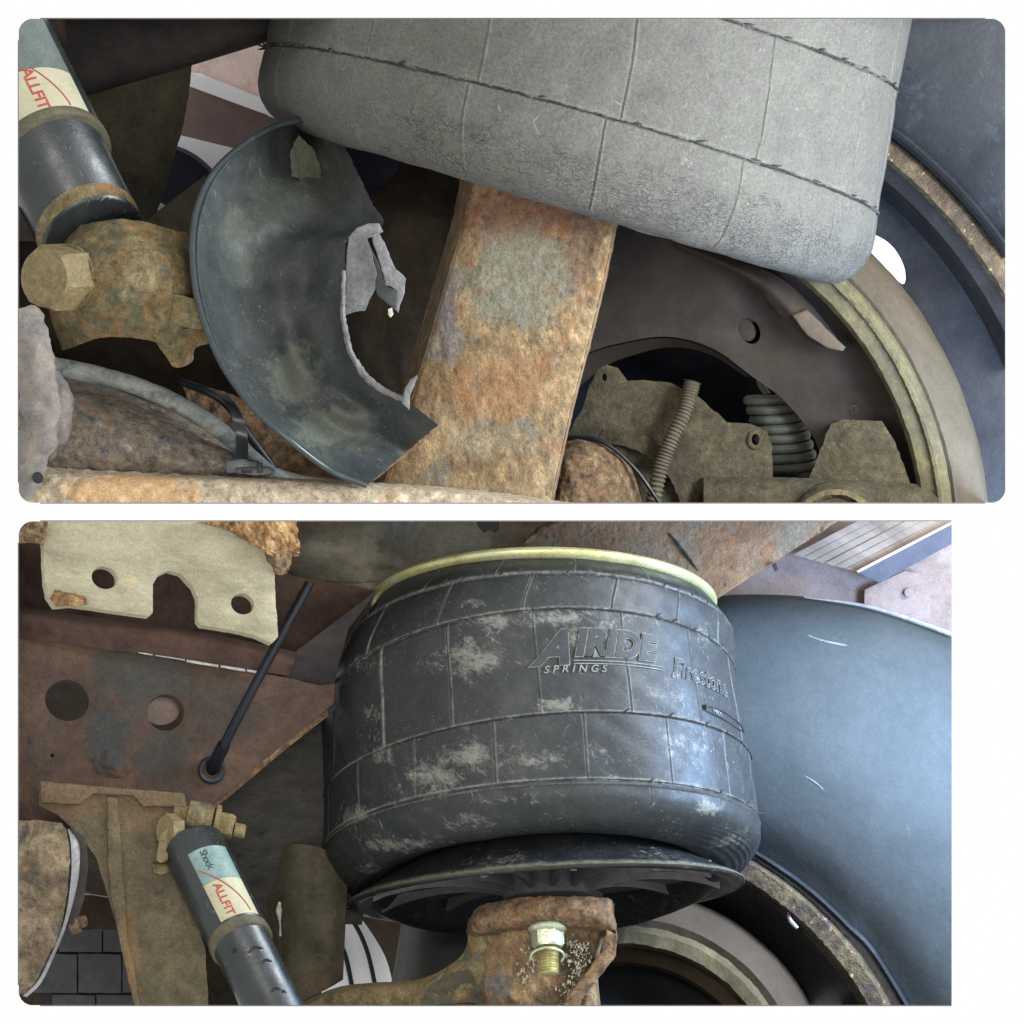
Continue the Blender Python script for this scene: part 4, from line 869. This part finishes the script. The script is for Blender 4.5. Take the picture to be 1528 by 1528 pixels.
# bolt
t = thing('flange_bolt', 'shiny zinc hex flange bolt pointing down below the pedestal cap', 'bolt', (820,1450,210))
Ax = np.array([.03,.96,-.28])
Pb = lambda s_: (817+Ax[0]*s_, 1388+Ax[1]*s_, 232+Ax[2]*s_)
ub = (1,0,0); vb = (0,-.28,-.96)
rings('flange', [(Pb(-6),26),(Pb(-2),29),(Pb(1),28),(Pb(4),24)], ub, vb, 'zinc', t, n=40)
hexbolt('bolt_head', Pb(3), Ax, 24.5, 24, 'zinc', t, spin=8)
tube('thread', [Pb(24), Pb(40), Pb(68)], [15,14.5,14], 'zincy', t, n=24, k=150, ridge=(10.5,1.6))
tube('spring_ring', [(797,1434,215),(792,1428,208),(797,1420,202),(815,1414,196),(835,1418,200),(842,1426,206),(838,1434,214)], 1.8, 'zinc', t, n=8, k=40)
t = thing('salt_crust', 'crusty white deposit around the shiny flange bolt', 'deposit', (850,1420,250)); 
Vc = []; Fc = []
for (cx, cy, sx, sy, n_) in ((858,1408,18,16,110), (868,1432,16,22,110), (858,1462,12,26,70), (795,1432,10,16,50), (780,1452,10,16,40), (842,1480,12,20,40), (782,1418,6,6,14)):
    for i in range(n_):
        x, y = rng.normal(cx, sx*.6), rng.normal(cy, sy*.6); s_ = min(1.3, rng.exponential(.45)+.25); a = rng.uniform(0, 3.1); o_ = len(Vc)
        z0 = 256+2*rng.normal()
        for k in range(5): rr_ = rng.uniform(.6, 2.2); Vc.append((x+s_*rr_*math.cos(a+k*1.257), y+s_*rr_*math.sin(a+k*1.257)*1.7, z0))
        Vc.append((x, y, z0-s_*1.6)); Vc.append((x, y, z0+3))
        for k in range(5): Fc += [(o_+k, o_+(k+1) % 5, o_+5), (o_+(k+1) % 5, o_+k, o_+6)]
oc = mesh('crust_flakes', Vc, Fc, 'white', t, smooth=False); oc['kind'] = 'stuff'

# black air bag (lower block)
b2 = Bag([(0,812,905,250,.29,0),(20,806,960,287,.37,-.03),(75,790,1035,308,.41,-.08),(150,796,1105,314,.36,-.09),(230,802,1165,320,.3125,-.09),(330,808,1245,326,.25,-.06),(375,810,1272,325,.235,-.05),(420,812,1296,308,.245,-.06),(455,813,1314,282,.27,-.07),(475,814,1318,255,.295,-.05),(490,815,1302,232,.27,-.04),(525,815,1262,208,.2,-.03)], 430)
R0 = [-60,-38,-14,10,34,58]; RA = [-74,-53,-27,-2,23.6,46,66]; RB = [-71,-46,-23.4,1,26.4,50.2,73]; RC = [-78,-57,-35.5,-12,12.3,37,60,80]; RD = [-46,-22,4,30,54]
ROWS = ((R0,0,20),(RA,20,75),(RB,75,230),(RC,230,330),(RD,336,395))
SE = (20,75,230,330)
def H2(ph, v, P):
    d = np.degrees(ph); rag = fnoise(P[...,0], P[...,1], 8, 13); h = np.zeros_like(v)
    for s_ in SE: h += (1.1+.8*rag)*G(v-s_-.8*rag, 1.3)-1.2*G(v-s_-2.6, 1.2)
    h += 1.6*G(v-338, 1.8)
    for lst, lo, hi in ROWS:
        for a in lst:
            x = np.radians(d-a)*315; h += ((v > lo+1) & (v < hi-1))*((.6 if lo < 330 else .2)*G(x-1.4, 1.1)-.9*(1 if lo < 330 else .2)*G(x+1.0, 1.1))
    h += 1.5*fnoise(P[...,0], P[...,1], 90, 18)+.3*fnoise(P[...,0], P[...,1], 14, 19)
    edge_ = np.clip((v-395)/40, 0, 1)*np.clip((500-v)/20, 0, 1)*np.clip(np.abs(d)-45, 0, 30)/30
    h += .5*edge_*np.sin(v*.55+d*.05)
    return h
def line2(ph, v, P):
    d = np.degrees(ph); l = np.zeros_like(v); left = np.clip(1.25-(P[...,0]-500)/900, .4, 1.2)
    for s_ in SE: l += .7*G(v-s_+.6, 1.7)*left
    l += .4*G(v-338, 1.6)*left
    for lst, lo, hi in ROWS[:4]:
        for a in lst:
            x = np.radians(d-a)*315; l += ((v > lo) & (v < hi))*(.95 if a in (-46,-53) else .45)*G(x-1.6, 2.6 if a in (-46,-53) else 1.5)*left
    return l
BL = [(705,985,45,32,1),(740,930,40,14,.9),(830,925,60,12,.9),(860,950,60,25,.6),(650,990,30,20,.5),(700,900,30,12,.6),(550,1062,22,14,.7),(575,1130,30,18,.7),(830,1052,36,10,1),(700,1128,60,26,.9),(640,1160,50,30,.9),(790,1130,60,26,.6),(900,1125,60,24,.35),(1020,1110,60,30,.6),(600,1260,60,18,.8),(700,1225,40,14,.7),(560,1300,40,20,.6),(790,1195,80,10,.5),(1060,1205,24,16,1),(1085,1255,30,30,.6),(1000,1040,50,20,.4),(960,960,40,20,.5),(540,990,24,14,.5),(530,1215,24,20,.8),(1040,960,30,30,.4),(905,935,30,25,.7)]
def dust2(ph, v, P):
    o = np.zeros_like(v)
    for x, y, sx, sy, a in BL: o = np.maximum(o, a*np.exp(-((P[...,0]-x)/sx)**2-((P[...,1]-y)/sy)**2))
    for s_ in SE: o += .25*G(v-s_, 7)
    return np.where(np.cos(ph) > 0, o, .2)
t = thing('black_air_spring', 'black ribbed air bag with raised lettering and chalky scuffs', 'air spring', (815,1330,430))
v2 = np.concatenate([np.linspace(0,80,62), np.linspace(81.5,234,105), np.linspace(235.5,345,76), np.linspace(347,525,100)])
bel2 = bag_mesh('bellows', b2, phigrid(760, 60), v2, H2, {'line': line2, 'dust': dust2}, 'bag2', t)
nibs(b2, 75, [-75,38,44,53,60,68,74], bel2, 'flash', 6, 1.2); nibs(b2, 20, [-64,-30,-12,8,30,40,52,60,70], bel2, 'flash', 6, 1.1); nibs(b2, 230, [-80,24,38,52,62,72], bel2, 'flash', 6, 1.1); nibs(b2, 330, [-85,30,55,70,82], bel2, 'flash', 6, 1.1)
seam_line(b2, 76, -88, 88, 'flash', bel2, 1.0, wob=.6); seam_line(b2, 231, -88, 88, 'flash', bel2, .8, wob=.6)
def bagtext(body, size, ph0, v0, m, z0=0, sl=0, xs=1.0, **kw):
    def fn(x, y, z):
        ph = math.radians(ph0)+x*xs/315; return tuple(b2.at(ph, v0-y*.95+x*sl, 1.6+z0+z))
    lettering('raised_letters', body, size, fn, m, bel2, **kw)
for m_, z0, bo in (('chalk', -.1, 2.3), ('bag2l', 1.0, .5)):
    if m_ == 'bag2l' and 'bag2l' not in mat: mat['bag2l'] = M('raised_letter_rubber', [(52,56,58), (66,70,72)], 40, .5, .3, grain=.2, gain=1.0, dust=None, scratch=.3)
    bagtext('A', 66, .2, 151, m_, z0, bold=bo*.8+2.2, shear=.5, ext=.7, xs=1.12)
    bagtext('IRIDE', 50, 11.6, 139, m_, z0, bold=bo*.8+2.2, shear=.3, ext=.7, xs=1.08, space=1.02)
bagtext('SPRINGS', 17, 2.5, 165, 'hose', 0, bold=.1, shear=.3, ext=.5, space=1.65, xs=.98)
bagtext('BY', 13, 40.5, 161, 'hose', 0, bold=.1, shear=.3, ext=.5)
bagtext('Firestone', 44, 41, 158, 'chalk', -.2, bold=1.5, shear=.35, ext=.5, xs=.82)
bagtext('Firestone', 44, 41, 158, 'bag2l', .6, bold=.1, shear=.35, ext=.5, xs=.82)
for dv in (147.5, 152.0):
    tube('raised_bar', [tuple(b2.at(math.radians(a), dv, 1.2)) for a in np.linspace(11, 38.5, 16)], .9, 'hose', bel2, n=6, k=40)
sl_ = [(52,197),(60,194),(70,195),(75,200),(76,206),(70,210),(60,209),(52,206),(52,197)]
tube('slot_outline', [tuple(b2.at(math.radians(a), v, 1.2)) for a, v in sl_], 1.0, 'flash', bel2, n=6, k=60)
tube('plug', [tuple(b2.at(math.radians(52), 201, 0)), tuple(b2.at(math.radians(52), 201, 6))], [4.5,3], 'flash', bel2, n=10, k=5)
bagtext('MEX', 12, 56, 205, 'hose', -.4, ext=.4)
# bead ring on top
bead = Bag([(0,812,906,246,.29,0),(3,812,905,252,.29,0),(8,812,901,257,.292,0),(13,812,896,258,.295,0),(18,812,892,254,.296,0),(21,812,890,246,.296,0),(24,812,892,200,.296,0)], 430)
bag_mesh('bead_plate', bead, phigrid(160, 40), np.linspace(0,24,22), lambda p, v, P: 0*v, {}, 'bead', t)
# piston under the bag
pis = Bag([(0,815,1262,205,.19,-.03),(20,814,1284,222,.165,-.045),(40,814,1308,255,.145,-.055),(55,815,1326,290,.135,-.062),(60,815,1331,294,.135,-.062),(64,815,1335,293,.135,-.062),(68,815,1337,286,.135,-.062),(75,815,1334,274,.134,-.06),(95,815,1318,250,.132,-.055),(115,815,1308,200,.13,-.05),(140,815,1304,100,.13,-.05),(150,815,1304,12,.13,-.05)], 430)
t2 = thing('piston', 'black flanged piston with ribbed underside below the black air bag', 'piston', (815,1345,430))
bag_mesh('piston_skirt', pis, phigrid(300, 160), np.linspace(0,70,60), lambda p, v, P: .4*fnoise(P[...,0],P[...,1],50,3), {'line': lambda p, v, P: .8*G(v-58, 3), 'dust': lambda p, v, P: .55*G(v-50, 20)*(.5+.5*np.sin(P[...,0]/37))}, 'pist', t2)
bag_mesh('piston_underside', pis, phigrid(200, 160), np.linspace(70,150,50), lambda p, v, P: 0*v, {}, 'under', t2)
tube('rim_edge', [tuple(pis.at(math.radians(a), 60, 1.5)) for a in range(-92, 93, 4)], 1.8, 'ring', t2, n=8, k=160, amp=.5, size=9)
tube('rim_edge', [tuple(pis.at(math.radians(a), 62, 1.5)) for a in range(92, 269, 4)], 1.5, 'pist', t2, n=8, k=120)
def ppt(r, ph, lv): return (815+r*math.sin(ph), lv-r*math.cos(ph)*.132-r*math.sin(ph)*.058, 430-r*math.cos(ph)*.92)
for i in range(12):
    ph = 2*math.pi*(i+.3)/12; V = []; F = []; n_ = 12
    for side in (-1, 1):
        for k in range(n_):
            r = 62+(262-62)*k/(n_-1); f = k/(n_-1); arch = 1-math.sin(f*math.pi)**.7*.75
            top = ppt(r, ph, 1304+6*f); bot = ppt(r, ph, 1310+22*arch+4*f)
            w_ = 4.6*side; dx, dz = math.cos(ph)*w_, math.sin(ph)*w_*.92
            V.append((top[0]+dx, top[1], top[2]+dz)); V.append((bot[0]+dx, bot[1], bot[2]+dz))
    o_ = 2*n_
    for k in range(n_-1):
        a = 2*k; F += [(a,a+2,a+3,a+1), (o_+a,o_+a+1,o_+a+3,o_+a+2), (a+1,a+3,o_+a+3,o_+a+1), (a,o_+a,o_+a+2,a+2)]
    F += [(0,1,o_+1,o_), (2*n_-2,o_+2*n_-2,o_+2*n_-1,2*n_-1)]
    mesh('rib', V, F, 'rib', t2, smooth=False)
hubp = [(ppt(0,0,1300),66),(ppt(0,0,1338),64),(ppt(0,0,1342),58),(ppt(0,0,1342),1)]
rings('hub', hubp, (1,-.058,0), (0,-.132,-.92), 'rib', t2, n=48)
for a in (-72, -58, 62, 74):
    p0 = ppt(250, math.radians(a+90 if a > 0 else a-20), 1332)

# ------------------------------------------------------------------ cut both blocks clean along their sides
for o, blk in made:
    if o.name.startswith('underbody'): continue
    me = o.data; base = absloc(o); n = len(me.vertices)
    co = np.empty(n*3); me.vertices.foreach_get('co', co); co = co.reshape(-1, 3)+np.array(base)
    x, y = co[:,0]/S, -co[:,2]/S; bm = None; dead = False
    for (px, py), (nx, ny) in BLOCK[blk]:
        dist = (x-px)*nx+(y-py)*ny
        if dist.max() <= 0: continue
        if dist.min() >= 0: dead = True; break
        if bm is None: bm = bmesh.new(); bm.from_mesh(me)
        pt = Vector((px*S, 0, -py*S))-base; pt.y = 0
        r = bmesh.ops.bisect_plane(bm, geom=bm.verts[:]+bm.edges[:]+bm.faces[:], dist=1e-7, plane_co=pt, plane_no=Vector((nx, 0, -ny)), clear_outer=True)
        ed = [g for g in r['geom_cut'] if isinstance(g, bmesh.types.BMEdge) and g.is_valid and len(g.link_faces) == 1]
        if ed and len(ed) < 600:
            try: bmesh.ops.triangle_fill(bm, edges=ed, use_beauty=True)
            except Exception: pass
        if len(bm.verts) == 0: dead = True; break
    if dead:
        if bm: bm.free()
        bpy.data.objects.remove(o); continue
    if bm is not None:
        if len(bm.faces) == 0: bm.free(); bpy.data.objects.remove(o); continue
        bm.to_mesh(me); bm.free()
        me.set_sharp_from_angle(angle=math.radians(42))
bpy.context.view_layer.update()
for o in [o for o in scene.objects if o.type == 'EMPTY' and not o.children]:
    bpy.data.objects.remove(o)
